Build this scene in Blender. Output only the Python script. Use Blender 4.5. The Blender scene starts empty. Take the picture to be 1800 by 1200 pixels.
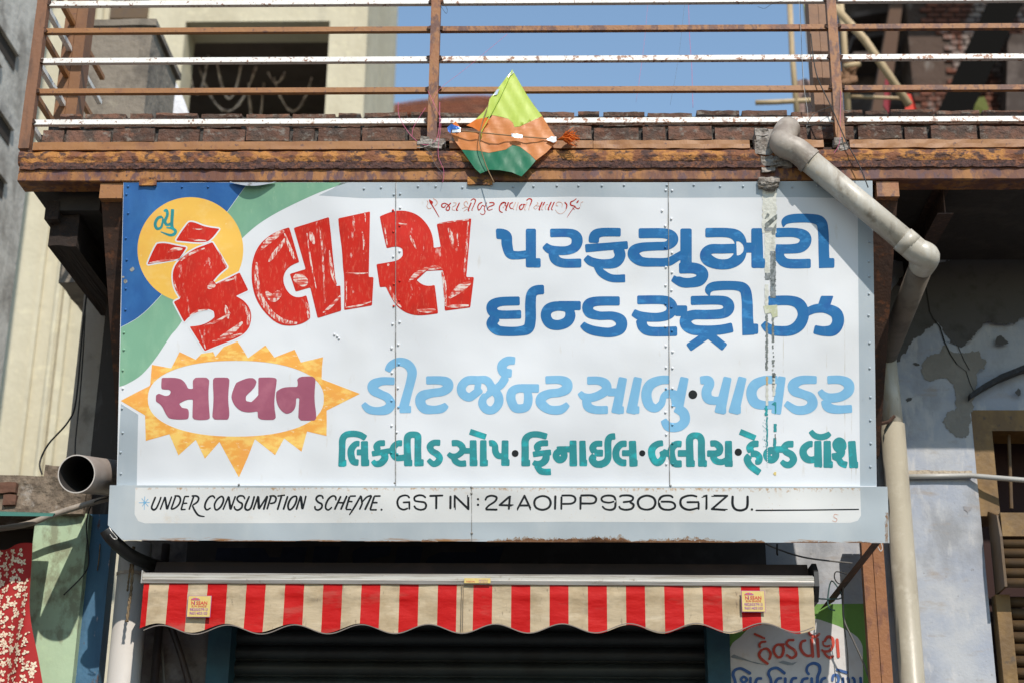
import bpy, math, random
import numpy as np
from mathutils import Vector, Matrix, noise
from mathutils.geometry import tessellate_polygon
random.seed(7)
R = math.radians
D = bpy.data
SC = bpy.context.scene
COL = SC.collection

# ------------------------------------------------------------------ camera
PITCH, YAW, ROLL, FPX = R(20.0), R(1.7), R(0.6), 2756.0
CAM = Vector((0.20, -6.58, 1.6))
cd = D.cameras.new('camera'); cam = D.objects.new('camera', cd); COL.objects.link(cam)
cd.sensor_width = 36; cd.lens = FPX * 36 / 1800; cd.clip_end = 3000; cd.clip_start = 0.1
cam.matrix_world = Matrix.Translation(CAM) @ Matrix.Rotation(YAW, 4, 'Z') @ Matrix.Rotation(R(90) + PITCH, 4, 'X') @ Matrix.Rotation(ROLL, 4, 'Z')
cd.dof.use_dof = True; cd.dof.focus_distance = 6.95; cd.dof.aperture_fstop = 1.8
SC.camera = cam
# ------------------------------------------------------------------ sun, sky, exposure
SUN = Vector((0.36, -1.0, 0.97)).normalized()      # towards the sun
w = D.worlds.new('World'); SC.world = w; w.use_nodes = True
nt = w.node_tree; sky = nt.nodes.new('ShaderNodeTexSky'); sky.sky_type = 'NISHITA'; sky.sun_disc = False
sky.sun_elevation = math.asin(SUN.z); sky.sun_rotation = math.atan2(SUN.x, SUN.y)
sky.air_density = 1.6; sky.dust_density = 0.0; sky.ozone_density = 3.0
bg = nt.nodes['Background']; bg.inputs['Strength'].default_value = 0.13
nt.links.new(sky.outputs[0], bg.inputs['Color'])
ld = D.lights.new('sun', 'SUN'); ld.energy = 3.6; ld.angle = R(0.55); ld.color = (1.0, 0.93, 0.83)
sun = D.objects.new('sun', ld); COL.objects.link(sun); sun.rotation_euler = SUN.to_track_quat('Z', 'Y').to_euler()
SC.view_settings.view_transform = 'Standard'; SC.view_settings.look = 'None'
SC.view_settings.exposure = 0.30; SC.view_settings.gamma = 1
SC.view_settings.use_curve_mapping = False

# ------------------------------------------------------------------ pixel -> world helpers
cy, sy, cp, sp = math.cos(YAW), math.sin(YAW), math.cos(PITCH), math.sin(PITCH)
FW = Vector((-sy * cp, cy * cp, sp)); RT = Vector((cy, sy, 0)); UP = RT.cross(FW)
RT, UP = RT * math.cos(ROLL) + UP * math.sin(ROLL), UP * math.cos(ROLL) - RT * math.sin(ROLL)
def ray(px, py): return FW + RT * ((px - 900) / FPX) + UP * ((600 - py) / FPX)
def at(px, py, Y):
    r = ray(px, py); return CAM + r * ((Y - CAM.y) / r.y)
def zat(py, Y, px=900): return at(px, py, Y).z
def xat(px, py, Y): return at(px, py, Y).x

TILT = R(15)
SO = Vector((0, 0, 3.994)); SN = Vector((0, -math.cos(TILT), -math.sin(TILT))); SV = Vector((0, -math.sin(TILT), math.cos(TILT)))
def suv(px, py, off=0.0):
    "pixel -> (u, v) on the tilted sign plane"
    r = ray(px, py); t = ((SO + SN * off) - CAM).dot(SN) / r.dot(SN); p = CAM + r * t - SO
    return p.x, p.dot(SV)

# ------------------------------------------------------------------ materials
MATS = {}
def rgb(h):
    h = h.lstrip('#'); v = [int(h[i:i+2], 16) / 255 for i in (0, 2, 4)]
    return tuple(((c / 12.92) if c <= .04045 else ((c + .055) / 1.055) ** 2.4) for c in v) + (1,)
def C4(c): return rgb(c) if isinstance(c, str) else (tuple(c) + (1,))[:4]
def mat(name, base, rough=.6, layers=(), bump=None, metal=0.0, coord='pos', spec=.5, rnd=0.0, emit=None, trans=None):
    """layers: (colour, scale, lo, hi, amount, detail[, grad]); scale may be a triple; grad=(axis, a, b, k)"""
    if name in MATS: return MATS[name]
    m = D.materials.new(name); m.use_nodes = True; MATS[name] = m
    N = m.node_tree.nodes; L = m.node_tree.links; b = N['Principled BSDF']
    b.inputs['Roughness'].default_value = rough; b.inputs['Metallic'].default_value = metal
    b.inputs['Specular IOR Level'].default_value = spec
    if coord == 'pos':
        g = N.new('ShaderNodeNewGeometry'); P = g.outputs['Position']
    else:
        g = N.new('ShaderNodeTexCoord'); P = g.outputs['Object']
    def scaled(s, off=0):
        mp = N.new('ShaderNodeMapping'); L.new(P, mp.inputs[0])
        s = (s, s, s) if not isinstance(s, (tuple, list)) else s
        mp.inputs['Scale'].default_value = s; mp.inputs['Location'].default_value = (off, off * .7, off * 1.3); return mp.outputs[0]
    cur = None; rgbn = N.new('ShaderNodeRGB'); rgbn.outputs[0].default_value = C4(base); cur = rgbn.outputs[0]
    if rnd:
        oi = N.new('ShaderNodeObjectInfo'); mr = N.new('ShaderNodeMapRange'); L.new(oi.outputs['Random'], mr.inputs[0])
        mr.inputs[3].default_value = 1 - rnd; mr.inputs[4].default_value = 1 + rnd * .8
        hs = N.new('ShaderNodeHueSaturation'); L.new(cur, hs.inputs['Color']); L.new(mr.outputs[0], hs.inputs['Value']); cur = hs.outputs[0]
    for i, ly in enumerate(layers):
        c, s, lo, hi, amt, det = ly[:6]; grad = ly[6] if len(ly) > 6 else None
        nz = N.new('ShaderNodeTexNoise'); nz.inputs['Scale'].default_value = 1; nz.inputs['Detail'].default_value = det
        nz.inputs['Roughness'].default_value = .62
        L.new(scaled(s, 3.7 * i + 1.1), nz.inputs['Vector']); f = nz.outputs['Fac']
        if grad:
            ax, a, bb, k = grad
            sx = N.new('ShaderNodeSeparateXYZ'); L.new(P, sx.inputs[0])
            mr = N.new('ShaderNodeMapRange'); mr.inputs[1].default_value = a; mr.inputs[2].default_value = bb
            mr.inputs[3].default_value = 0; mr.inputs[4].default_value = k; L.new(sx.outputs[ax], mr.inputs[0])
            ad = N.new('ShaderNodeMath'); ad.operation = 'ADD'; L.new(f, ad.inputs[0]); L.new(mr.outputs[0], ad.inputs[1]); f = ad.outputs[0]
        mr = N.new('ShaderNodeMapRange'); mr.inputs[1].default_value = lo; mr.inputs[2].default_value = hi
        mr.inputs[3].default_value = 0; mr.inputs[4].default_value = amt; L.new(f, mr.inputs[0])
        mx = N.new('ShaderNodeMixRGB'); L.new(mr.outputs[0], mx.inputs[0]); L.new(cur, mx.inputs[1])
        mx.inputs[2].default_value = C4(c); cur = mx.outputs[0]
    L.new(cur, b.inputs['Base Color'])
    if bump:
        last = None
        for (s, dist, det) in (bump if isinstance(bump, list) else [bump]):
            nz = N.new('ShaderNodeTexNoise'); nz.inputs['Scale'].default_value = 1; nz.inputs['Detail'].default_value = det
            L.new(scaled(s, 9.1), nz.inputs['Vector'])
            bp = N.new('ShaderNodeBump'); bp.inputs['Distance'].default_value = dist; bp.inputs['Strength'].default_value = 1
            L.new(nz.outputs['Fac'], bp.inputs['Height'])
            if last: L.new(last, bp.inputs['Normal'])
            last = bp.outputs[0]
        L.new(last, b.inputs['Normal'])
    if trans:      # thin translucent sheet
        t = N.new('ShaderNodeBsdfTranslucent'); L.new(cur, t.inputs[0]); ms = N.new('ShaderNodeMixShader')
        ms.inputs[0].default_value = trans; L.new(b.outputs[0], ms.inputs[1]); L.new(t.outputs[0], ms.inputs[2])
        L.new(ms.outputs[0], N['Material Output'].inputs['Surface'])
    return m

# sheet-metal dents shared by the sign and all paint on it
DENT = [((1.6, 1.6, 1.2), .085, 1), ((4.5, 4.5, 4.5), .009, 1), (60, .0002, 2)]
GLOSS = dict(rough=.42, bump=DENT, spec=.28)
PW = mat('sign_white', (.73, .745, .775), layers=[((.62, .61, .58), (2.2, 2.2, .25), .55, .80, .40, 3), ((.50, .42, .30), (22, 22, .9), .66, .82, .40, 4)], **GLOSS)
PWB = mat('band_white', (.71, .71, .70), coord='obj', layers=[((.52, .32, .12), (70, 70, 70), .66, .74, .7, 5), ((.62, .45, .25), (16, 16, 16), .62, .8, .4, 6), ((.45, .25, .09), (60, 45, 60), .86, 1.02, .8, 5, (1, -.70, -.645, .42))], **GLOSS)
PG = mat('sign_grey', (.40, .455, .50), layers=[((.50, .53, .55), (5, 5, 1.2), .45, .7, .6, 5), ((.25, .25, .24), (30, 30, 8), .66, .8, .5, 5)], **GLOSS)
PGB = mat('band_grey', (.44, .49, .525), coord='obj', layers=[((.55, .58, .59), (5, 2, 5), .45, .7, .5, 5),
        ((.30, .17, .08), (55, 35, 55), .70, .80, .8, 5), ((.34, .16, .05), (7, 60, 7), .86, 1.04, .95, 7, (1, -.845, -.900, .60)),
        ((.15, .06, .025), (9, 90, 9), 1.0, 1.12, .9, 7, (1, -.862, -.900, .60))], **GLOSS)
BLUEBG = mat('sign_royal_blue', (.030, .125, .36), layers=[((.05, .19, .46), (9, 9, 4), .45, .7, .7, 5), ((.02, .08, .22), (3, 3, 2), .5, .75, .6, 3), ((.35, .36, .36), 30, .72, .76, .9, 5)], **GLOSS)
GREENBG = mat('sign_mint_green', (.20, .40, .27), layers=[((.27, .47, .32), (14, 14, 5), .45, .7, .7, 6), ((.15, .33, .24), (4, 4, 3), .5, .75, .6, 3), ((.45, .58, .38), (40, 40, 12), .64, .75, .5, 5)], **GLOSS)
YEL = mat('sign_yellow', (.88, .52, .10), layers=[((.90, .62, .22), (12, 12, 18), .5, .72, .6, 6), ((.86, .44, .09), 5, .5, .7, .6, 4), ((.9, .78, .48), (45, 45, 30), .66, .76, .7, 6)], **GLOSS)
RAYM = mat('sign_orange_ray', (.86, .40, .08), layers=[((.92, .62, .17), (14, 14, 30), .47, .60, .9, 8), ((.9, .78, .50), (26, 26, 70), .61, .68, .8, 9), ((.84, .34, .10), 6, .5, .7, .6, 4)], **GLOSS)
RED = mat('sign_red', (.56, .018, .010), layers=[((.66, .05, .02), 22, .45, .6, .7, 5), ((.46, .015, .012), 9, .5, .7, .5, 5)], **GLOSS)
REDB = mat('sign_red_brushed', (.60, .022, .012), layers=[((.48, .02, .012), (16, 16, 6), .5, .66, .6, 5),
        ((.70, .16, .10), (110, 110, 7), .54, .72, .6, 6), ((.82, .62, .55), (22, 22, 5), .63, .69, .8, 11)], **GLOSS)
BLU = mat('sign_blue', (.022, .150, .37), layers=[((.05, .26, .56), (14, 14, 30), .55, .66, .7, 8), ((.02, .10, .33), 14, .5, .7, .6, 4), ((.09, .22, .42), (46, 46, 1.2), .60, .75, .45, 3)], **GLOSS)
SKYB = mat('sign_sky_blue', (.215, .47, .70), layers=[((.25, .52, .74), (18, 18, 8), .5, .7, .8, 5), ((.18, .42, .66), 8, .5, .7, .6, 4)], **GLOSS)
TEAL = mat('sign_teal', (.035, .27, .29), layers=[((.03, .42, .45), (16, 16, 22), .52, .62, .9, 7), ((.04, .21, .24), 12, .5, .7, .7, 4)], **GLOSS)
MAR = mat('sign_maroon', (.36, .105, .165), layers=[((.46, .16, .22), 14, .5, .7, .6, 5), ((.30, .085, .14), 5, .5, .7, .6, 3)], **GLOSS)
INK = mat('sign_ink', (.010, .013, .016), rough=.38, bump=DENT)
DRY = mat('dry_brush_paint', (.80, .66, .60), rough=.42, spec=.28, layers=[((.62, .05, .03), (130, 130, 9), .47, .53, .95, 6), ((.60, .03, .015), (26, 26, 18), .53, .60, .9, 9), ((.72, .24, .17), (60, 60, 20), .55, .66, .6, 6)])
DRYH = mat('dry_brush_paint_slanted', (.80, .66, .60), rough=.42, spec=.28, layers=[((.62, .05, .03), (12, 90, 120), .48, .54, .95, 6), ((.60, .03, .015), (26, 26, 18), .53, .60, .9, 9), ((.72, .24, .17), (60, 60, 20), .55, .66, .6, 6)])
SRED = mat('script_red', (.45, .02, .012), layers=[((.60, .12, .07), 90, .55, .7, .6, 4)], **GLOSS)
SFADE = mat('script_faded_red', (.66, .38, .31), layers=[((.76, .60, .53), 90, .5, .65, .8, 4)], **GLOSS)
ORP = [((.12, .05, .03), 38, .60, .66, .9, 8), ((.20, .08, .035), (12, 12, 7), .60, .70, .8, 7)]
ORANGE = mat('orange_painted_steel', (.30, .130, .038), .55, layers=[((.25, .10, .032), 9, .45, .65, .7, 5)] + ORP, bump=[(60, .0012, 6)])
ORANGED = mat('orange_painted_steel_worn', (.28, .118, .038), .6, layers=[((.10, .04, .03), (30, 30, 14), .47, .56, .9, 9), ((.26, .09, .03), 8, .5, .65, .7, 6)], bump=[(70, .002, 6)])
RUST = mat('rusty_beam', (.40, .17, .04), .8, layers=[((.17, .06, .026), (9, 9, 12), .47, .55, .95, 9), ((.055, .025, .02), (16, 16, 26), .50, .57, .95, 10), ((.13, .055, .05), (60, 60, 60), .60, .66, .9, 6)], bump=[((26, 26, 40), .012, 8), (110, .003, 5)])
RUSTW = mat('rusty_web', (.30, .125, .034), .7, layers=[((.12, .042, .024), (7, 7, 4), .45, .57, .95, 9), ((.09, .042, .048), (24, 24, 14), .52, .60, .9, 8), ((.05, .024, .018), (40, 40, 40), .60, .66, .9, 8), ((.36, .17, .06), (60, 60, 10), .66, .74, .8, 5)], bump=[((30, 30, 12), .006, 8)])
WHITEP = mat('white_painted_rail', (.78, .76, .72), .45, layers=[((.55, .50, .44), 12, .5, .7, .5, 5), ((.22, .07, .02), 62, .595, .64, .95, 6), ((.30, .12, .05), (14, 14, 30), .66, .71, .9, 8)], bump=[(80, .0008, 4)])
WHITEP2 = mat('white_rail_speckled', (.78, .75, .70), .5, layers=[((.26, .09, .03), (48, 48, 60), .54, .60, .95, 7), ((.20, .07, .03), 14, .60, .66, .9, 8)], bump=[(80, .001, 4)])
DARKST = mat('dark_rusted_steel', (.055, .026, .016), .85, layers=[((.14, .05, .02), 26, .54, .64, .8, 8), ((.02, .012, .01), 9, .5, .7, .8, 5)], bump=[(50, .003, 6)])
TIMBER = mat('blackened_timber', (.018, .010, .007), .9, layers=[((.04, .02, .012), (30, 4, 30), .5, .65, .8, 7)], bump=[((50, 6, 50), .008, 7)])
SOFFIT = mat('sooty_soffit', (.035, .028, .024), .95, layers=[((.07, .055, .045), 5, .5, .7, .7, 6)], bump=[(20, .006, 6)])
BRICK = mat('sooty_brick', (.145, .075, .052), .92, rnd=.45, layers=[((.075, .055, .045), 14, .46, .60, .9, 8), ((.21, .19, .165), (24, 24, 30), .55, .65, .8, 8), ((.27, .12, .07), 9, .60, .70, .6, 5)], bump=[(45, .012, 8), (160, .003, 3)])
MORT = mat('grey_mortar', (.085, .075, .068), .95, layers=[((.03, .027, .024), 18, .45, .62, .9, 8), ((.24, .22, .20), 40, .58, .68, .7, 6)], bump=[(50, .012, 8)])
PVC = mat('cream_pvc_pipe', (.50, .46, .39), .38, layers=[((.36, .31, .24), (6, 6, 6), .48, .68, .7, 6), ((.60, .58, .53), (30, 30, 4), .5, .7, .6, 5), ((.20, .155, .11), (16, 16, 9), .57, .70, .7, 8), ((.45, .30, .12), (9, 9, 3), .62, .74, .7, 6)], bump=[(30, .0015, 4)])
PVCD = mat('tan_downpipe', (.38, .34, .265), .4, layers=[((.27, .235, .18), (6, 6, 3), .48, .66, .7, 6), ((.45, .41, .33), 18, .55, .7, .6, 5)], bump=[(30, .0015, 4)])
PVCE = mat('pvc_elbow_dirty', (.36, .31, .26), .5, layers=[((.20, .16, .13), 10, .45, .65, .8, 7), ((.46, .42, .36), 28, .58, .7, .7, 5)], bump=[(40, .002, 5)])
PVCG = mat('grey_pvc_pipe', (.40, .39, .37), .35, layers=[((.30, .28, .26), (8, 8, 3), .48, .68, .7, 5)], bump=[(20, .001, 4)])
DUCT = mat('grey_duct', (.33, .28, .25), .5, layers=[((.24, .19, .16), 6, .45, .65, .7, 6)], bump=[(30, .001, 4)])
DUCTIN = mat('duct_inside', (.03, .025, .022), .9)
CEM = mat('grey_cement_blob', (.30, .27, .24), .9, layers=[((.14, .11, .09), 24, .46, .62, .9, 8), ((.42, .39, .35), 50, .58, .68, .7, 6)], bump=[(60, .012, 8)])
WALLB = mat('pale_blue_plaster', (.32, .345, .405), .9, layers=[((.42, .425, .44), (3, 3, 4), .44, .62, .85, 8), ((.235, .24, .255), (3.5, 3.5, 2.2), .52, .66, .8, 8), ((.30, .255, .215), (5, 5, 14), .57, .70, .7, 8), ((.47, .465, .47), (16, 16, 5), .56, .68, .75, 8), ((.20, .19, .18), 40, .66, .72, .7, 6)], bump=[(9, .006, 8), (70, .0015, 5)])
PATCH = mat('bare_plaster_patch', (.21, .195, .175), .95, layers=[((.26, .245, .22), 16, .5, .68, .6, 7)], bump=[(40, .004, 6)])
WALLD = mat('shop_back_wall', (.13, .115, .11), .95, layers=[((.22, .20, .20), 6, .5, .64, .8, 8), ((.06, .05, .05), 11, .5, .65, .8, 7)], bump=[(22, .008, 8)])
WALLG = mat('grey_brown_plaster', (.33, .29, .25), .95, layers=[((.42, .38, .33), 6, .5, .66, .7, 8), ((.17, .15, .13), (9, 9, 5), .54, .68, .8, 8), ((.20, .24, .30), (10, 10, 5), .64, .72, .6, 7)], bump=[(26, .006, 8)])
CREAM = mat('cream_plaster', (.56, .51, .38), .9, layers=[((.48, .43, .31), (1.6, 1.6, .4), .45, .62, .8, 6), ((.34, .31, .24), (3.5, 3.5, .5), .56, .74, .65, 7), ((.68, .62, .44), 9, .55, .7, .6, 4)], bump=[(9, .01, 7)])
GREYW = mat('stained_grey_wall', (.52, .50, .465), .95, layers=[((.24, .22, .20), (5, 3, 2.4), .45, .62, .8, 8), ((.62, .60, .56), (5, 5, 1.4), .56, .70, .7, 7)], bump=[(14, .01, 8)])
CONC = mat('weathered_concrete', (.22, .19, .155), .95, layers=[((.11, .095, .08), (5, 5, 3), .47, .62, .85, 8), ((.30, .27, .21), (9, 9, 6), .60, .70, .7, 6)], bump=[(20, .012, 8)])
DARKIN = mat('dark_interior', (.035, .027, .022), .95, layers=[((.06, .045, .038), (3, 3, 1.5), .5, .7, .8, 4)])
TINSEL = mat('dusty_garland', (.75, .62, .54), .6, layers=[((.18, .12, .10), 16, .5, .6, .8, 3)])
BBRICK = mat('red_wall_brick', (.15, .055, .034), .95, rnd=.5, layers=[((.07, .03, .022), 9, .5, .66, .8, 6), ((.26, .22, .20), (5, 5, 2.2), .50, .60, .85, 8)], bump=[(24, .01, 6)])
BPLAS = mat('dusty_mortar_wall', (.085, .055, .042), .95, layers=[((.045, .03, .024), 3, .47, .62, .8, 7), ((.24, .21, .19), (6, 6, 2), .56, .66, .7, 8)], bump=[(10, .02, 8)])
ROOFT = mat('red_roof_tile', (.28, .10, .055), .9, layers=[((.17, .075, .05), 3, .47, .62, .8, 6), ((.36, .18, .11), 8, .58, .7, .7, 5)], bump=[(10, .02, 5)])
BAMBOO = mat('bamboo', (.48, .36, .21), .7, layers=[((.34, .24, .13), (12, 12, 3), .5, .62, .7, 5)])
BLACKB = mat('black_girder', (.004, .0035, .003), .9, spec=.1)
BLUEC = mat('blue_painted_post', (.05, .135, .23), .7, layers=[((.035, .09, .16), (7, 7, 2), .46, .62, .8, 6), ((.36, .32, .33), (30, 30, 9), .63, .68, .9, 8), ((.10, .05, .03), (18, 18, 8), .64, .70, .9, 8)], bump=[(40, .003, 7)])
BLUEJ = mat('teal_blue_jamb', (.022, .085, .12), .7, layers=[((.015, .055, .085), 6, .46, .62, .8, 6)], bump=[(30, .002, 6)])
SLAT = mat('shutter_slate_blue', (.030, .042, .046), .5, layers=[((.020, .025, .027), 5, .46, .62, .8, 6), ((.07, .03, .02), (6, 6, 26), .68, .74, .8, 6)], bump=[(30, .001, 5)])
MINT = mat('mint_green_plaster', (.40, .52, .35), .85, layers=[((.36, .48, .32), (6, 6, 2), .48, .66, .6, 6), ((.24, .26, .17), (16, 16, 10), .82, .96, .9, 8, (2, 2.70, 2.80, .36)), ((.44, .58, .37), 20, .58, .7, .6, 5)], bump=[(14, .004, 7)])
RUBBLE = mat('rubble_cement', (.20, .155, .115), .95, layers=[((.10, .075, .055), 14, .46, .60, .9, 8), ((.34, .31, .28), (10, 10, 10), .58, .68, .8, 8)], bump=[(24, .03, 8)])
CLOTHR = mat('red_print_cloth', (.36, .014, .014), .8, layers=[((.28, .010, .010), 10, .5, .66, .6, 4)], bump=[(200, .0005, 3)])
PETAL = mat('cream_print_petal', (.72, .62, .46), .8, layers=[((.74, .30, .24), 60, .58, .68, .7, 3)])
ALU = mat('aluminium_bar', (.60, .58, .55), .33, metal=.4, layers=[((.33, .29, .24), (3, 90, 90), .48, .62, .8, 8), ((.28, .23, .18), 22, .62, .70, .7, 7)], bump=[((2, 80, 80), .0006, 4)])
AWR = mat('awning_red', (.46, .004, .004), .6, spec=.2, layers=[((.50, .008, .006), (5, 5, 9), .46, .62, .7, 5), ((.34, .12, .09), (4, 4, 13), .55, .74, .5, 8)], bump=[((5, 5, 14), .010, 3), ((40, 40, 60), .001, 3)], trans=.1)
AWC = mat('awning_cream', (.49, .39, .26), .75, spec=.2, layers=[((.37, .275, .165), (8, 8, 9), .47, .64, .8, 8), ((.60, .50, .36), (5, 5, 14), .56, .70, .7, 6), ((.20, .15, .10), (5, 5, 14), .52, .72, .65, 9), ((.16, .12, .09), (60, 60, 20), .62, .70, .6, 6)], bump=[((5, 5, 14), .010, 3), ((40, 40, 60), .001, 3)], trans=.1)
CASS = mat('dark_cassette', (.030, .020, .017), .6, layers=[((.05, .03, .025), 7, .5, .66, .7, 5)])
BLACKP = mat('black_plastic', (.010, .010, .010), .5)
WIRE = mat('black_wire', (.015, .014, .014), .6)
WIREG = mat('grey_wire', (.12, .11, .10), .6)
PINK = mat('pink_thread', (.62, .12, .25), .6)
ROPE = mat('jute_rope', (.20, .14, .08), .9, layers=[((.10, .07, .04), 60, .5, .6, .8, 3)])
STKR = mat('sticker_yellow', (.56, .42, .13), .5, layers=[((.62, .48, .22), 30, .5, .66, .6, 4)])
STKP = mat('sticker_purple', (.30, .10, .26), .5)
STKR2 = mat('sticker_red', (.52, .06, .04), .5)
KY = mat('kite_lime', (.62, .78, .13), .45, layers=[((.54, .70, .10), (20, 20, 8), .5, .68, .5, 4)], bump=[((14, 14, 5), .0022, 3)], trans=.35)
KO = mat('kite_orange', (.74, .27, .075), .45, layers=[((.66, .20, .05), (8, 8, 20), .5, .68, .6, 4)], bump=[((6, 6, 22), .0026, 3)], trans=.3)
KG = mat('kite_green', (.02, .20, .10), .45, layers=[((.03, .25, .125), (16, 16, 8), .5, .68, .6, 4)], bump=[((14, 14, 6), .0026, 3)], trans=.3)
KT = mat('kite_silver_tape', (.75, .76, .78), .28, metal=.6, bump=[(60, .003, 3)])
KB = mat('kite_blue_foil', (.04, .13, .42), .3, metal=.4, bump=[(60, .004, 3)])
CANE = mat('cane_spar', (.24, .15, .075), .7)
TASS = mat('orange_tassel', (.80, .20, .02), .7, trans=.3)
OCH = mat('ochre_paint', (.19, .105, .028), .6, layers=[((.12, .065, .02), (7, 7, 3), .46, .62, .8, 6), ((.07, .045, .025), 20, .62, .70, .9, 7), ((.27, .16, .05), 12, .6, .72, .6, 5)], bump=[(30, .003, 6)])
OCHS = mat('ochre_slat', (.105, .06, .024), .6, layers=[((.08, .05, .03), 8, .46, .62, .8, 6)], bump=[(30, .002, 6)])
WCURT = mat('brown_curtain', (.035, .014, .012), .9)
MGREEN = mat('mural_green', (.13, .27, .055), .8, layers=[((.10, .21, .05), 8, .5, .66, .7, 6)], bump=[(14, .004, 6)])
MWHITE = mat('mural_white', (.58, .56, .56), .8, layers=[((.46, .43, .42), 9, .5, .68, .6, 7), ((.50, .42, .34), 14, .62, .74, .5, 6)], bump=[(14, .004, 6)])
MGREY = mat('mural_grey', (.22, .245, .27), .85, layers=[((.30, .32, .33), 9, .5, .66, .7, 6)])
MRED = mat('mural_red', (.50, .045, .02), .6, layers=[((.70, .30, .22), (50, 50, 14), .60, .70, .7, 6)])
MBLUE = mat('mural_blue', (.025, .085, .27), .6, layers=[((.04, .14, .36), 20, .5, .66, .7, 4)])
OLDNAVY = mat('old_navy_lettering', (.012, .016, .035), .8)
ASPH = mat('street_asphalt', (.10, .09, .078), .95, layers=[((.07, .065, .06), 2, .46, .62, .8, 8)], bump=[(40, .004, 6)])
TEALS = mat('teal_sheet', (.04, .16, .13), .6)
SILICON = mat('torn_film', (.66, .66, .60), .4, layers=[((.50, .50, .44), (30, 30, 6), .5, .64, .7, 7), ((.42, .34, .22), (60, 60, 9), .62, .72, .6, 7)], bump=[(60, .003, 5)])
SCRAPE = mat('scraped_metal', (.24, .26, .27), .6, layers=[((.09, .11, .11), (60, 60, 20), .48, .58, .85, 8), ((.10, .24, .36), (22, 22, 9), .56, .64, .8, 6), ((.60, .60, .58), (70, 70, 26), .62, .68, .8, 7)], bump=[(80, .003, 6)])
SCRD = mat('scrape_dark', (.20, .22, .21), .7, layers=[((.42, .42, .38), (90, 90, 40), .56, .64, .85, 7), ((.05, .06, .055), (60, 60, 20), .5, .6, .7, 7)], bump=[(80, .003, 6)])

# ------------------------------------------------------------------ object helpers
class MB:
    def __init__(s): s.v = []; s.f = []; s.mi = []
    def add(s, vs, fs, mi=0):
        o = len(s.v); s.v += [tuple(v) for v in vs]; s.f += [tuple(i + o for i in f) for f in fs]; s.mi += [mi] * len(fs); return s
    def box(s, x0, x1, y0, y1, z0, z1, mi=0):
        x0, x1 = sorted((x0, x1)); y0, y1 = sorted((y0, y1)); z0, z1 = sorted((z0, z1))
        return s.add([(x, y, z) for x in (x0, x1) for y in (y0, y1) for z in (z0, z1)],
                     [(0, 1, 3, 2), (4, 6, 7, 5), (0, 4, 5, 1), (2, 3, 7, 6), (0, 2, 6, 4), (1, 5, 7, 3)], mi)
    def hexa(s, p, mi=0):   # 8 points: bottom ring 4, top ring 4
        return s.add(p, [(3, 2, 1, 0), (4, 5, 6, 7), (0, 1, 5, 4), (1, 2, 6, 5), (2, 3, 7, 6), (3, 0, 4, 7)], mi)
    def tube(s, pts, r, seg=10, caps=True, mi=0):
        pts = [Vector(p) for p in pts]; n = len(pts); rs = r if isinstance(r, (list, tuple)) else [r] * n
        up = Vector((0, 0, 1)); rings = []; prev = None
        for i, p in enumerate(pts):
            t = (pts[min(i + 1, n - 1)] - pts[max(i - 1, 0)]).normalized()
            if prev is None:
                a = t.cross(up); a = a.normalized() if a.length > 1e-3 else Vector((1, 0, 0))
            else: a = (prev - t * prev.dot(t)).normalized()
            prev = a; b = t.cross(a)
            rings.append([p + (a * math.cos(2 * math.pi * k / seg) + b * math.sin(2 * math.pi * k / seg)) * rs[i] for k in range(seg)])
        vs = [v for rg in rings for v in rg]; fs = []
        for i in range(n - 1):
            for k in range(seg):
                fs.append((i * seg + k, i * seg + (k + 1) % seg, (i + 1) * seg + (k + 1) % seg, (i + 1) * seg + k))
        if caps: fs += [tuple(range(seg))[::-1], tuple((n - 1) * seg + k for k in range(seg))]
        return s.add(vs, fs, mi)
    def prism(s, poly, d, mi=0):    # closed list of Vector, extruded by vector d
        n = len(poly); vs = [Vector(p) for p in poly] + [Vector(p) + d for p in poly]
        fs = [tuple(range(n))[::-1], tuple(range(n, 2 * n))] + [(i, (i + 1) % n, n + (i + 1) % n, n + i) for i in range(n)]
        return s.add(vs, fs, mi)
    def profile(s, prof, x0, x1, nx, amp, fr=9.0, mi=0, seed=0.0):   # (y,z) loop swept along X with noise
        n = len(prof); vs = []; fs = []
        for i in range(nx + 1):
            x = x0 + (x1 - x0) * i / nx
            for (y, z) in prof:
                q = noise.noise_vector(Vector((x * fr + seed, y * fr * 2, z * fr * 2))) * amp
                vs.append((x + (q.x if 0 < i < nx else q.x * .3), y + q.y, z + q.z))
        for i in range(nx):
            for k in range(n):
                fs.append((i * n + k, (i + 1) * n + k, (i + 1) * n + (k + 1) % n, i * n + (k + 1) % n))
        fs += [tuple(range(n)), tuple(nx * n + k for k in range(n))[::-1]]
        return s.add(vs, fs, mi)
    def obj(s, name, mats, parent=None, smooth=False, kind=None, label=None, rel=True):
        off = world_loc(parent) if (parent and rel) else Vector((0, 0, 0))
        me = D.meshes.new(name); me.from_pydata([Vector(v) - off for v in s.v], [], s.f)
        mats = mats if isinstance(mats, (list, tuple)) else [mats]
        for m in mats: me.materials.append(m)
        if len(mats) > 1: me.polygons.foreach_set('material_index', s.mi)
        if smooth: me.polygons.foreach_set('use_smooth', [True] * len(me.polygons))
        me.update()
        o = D.objects.new(name, me); COL.objects.link(o)
        if parent: o.parent = parent
        if kind: o['kind'] = kind
        if label: o['label'] = label
        return o
def fixn(o):
    import bmesh
    bm = bmesh.new(); bm.from_mesh(o.data); bmesh.ops.recalc_face_normals(bm, faces=bm.faces); bm.to_mesh(o.data); bm.free(); return o
def world_loc(o):
    v = Vector((0, 0, 0))
    while o: v += o.location; o = o.parent
    return v
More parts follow.
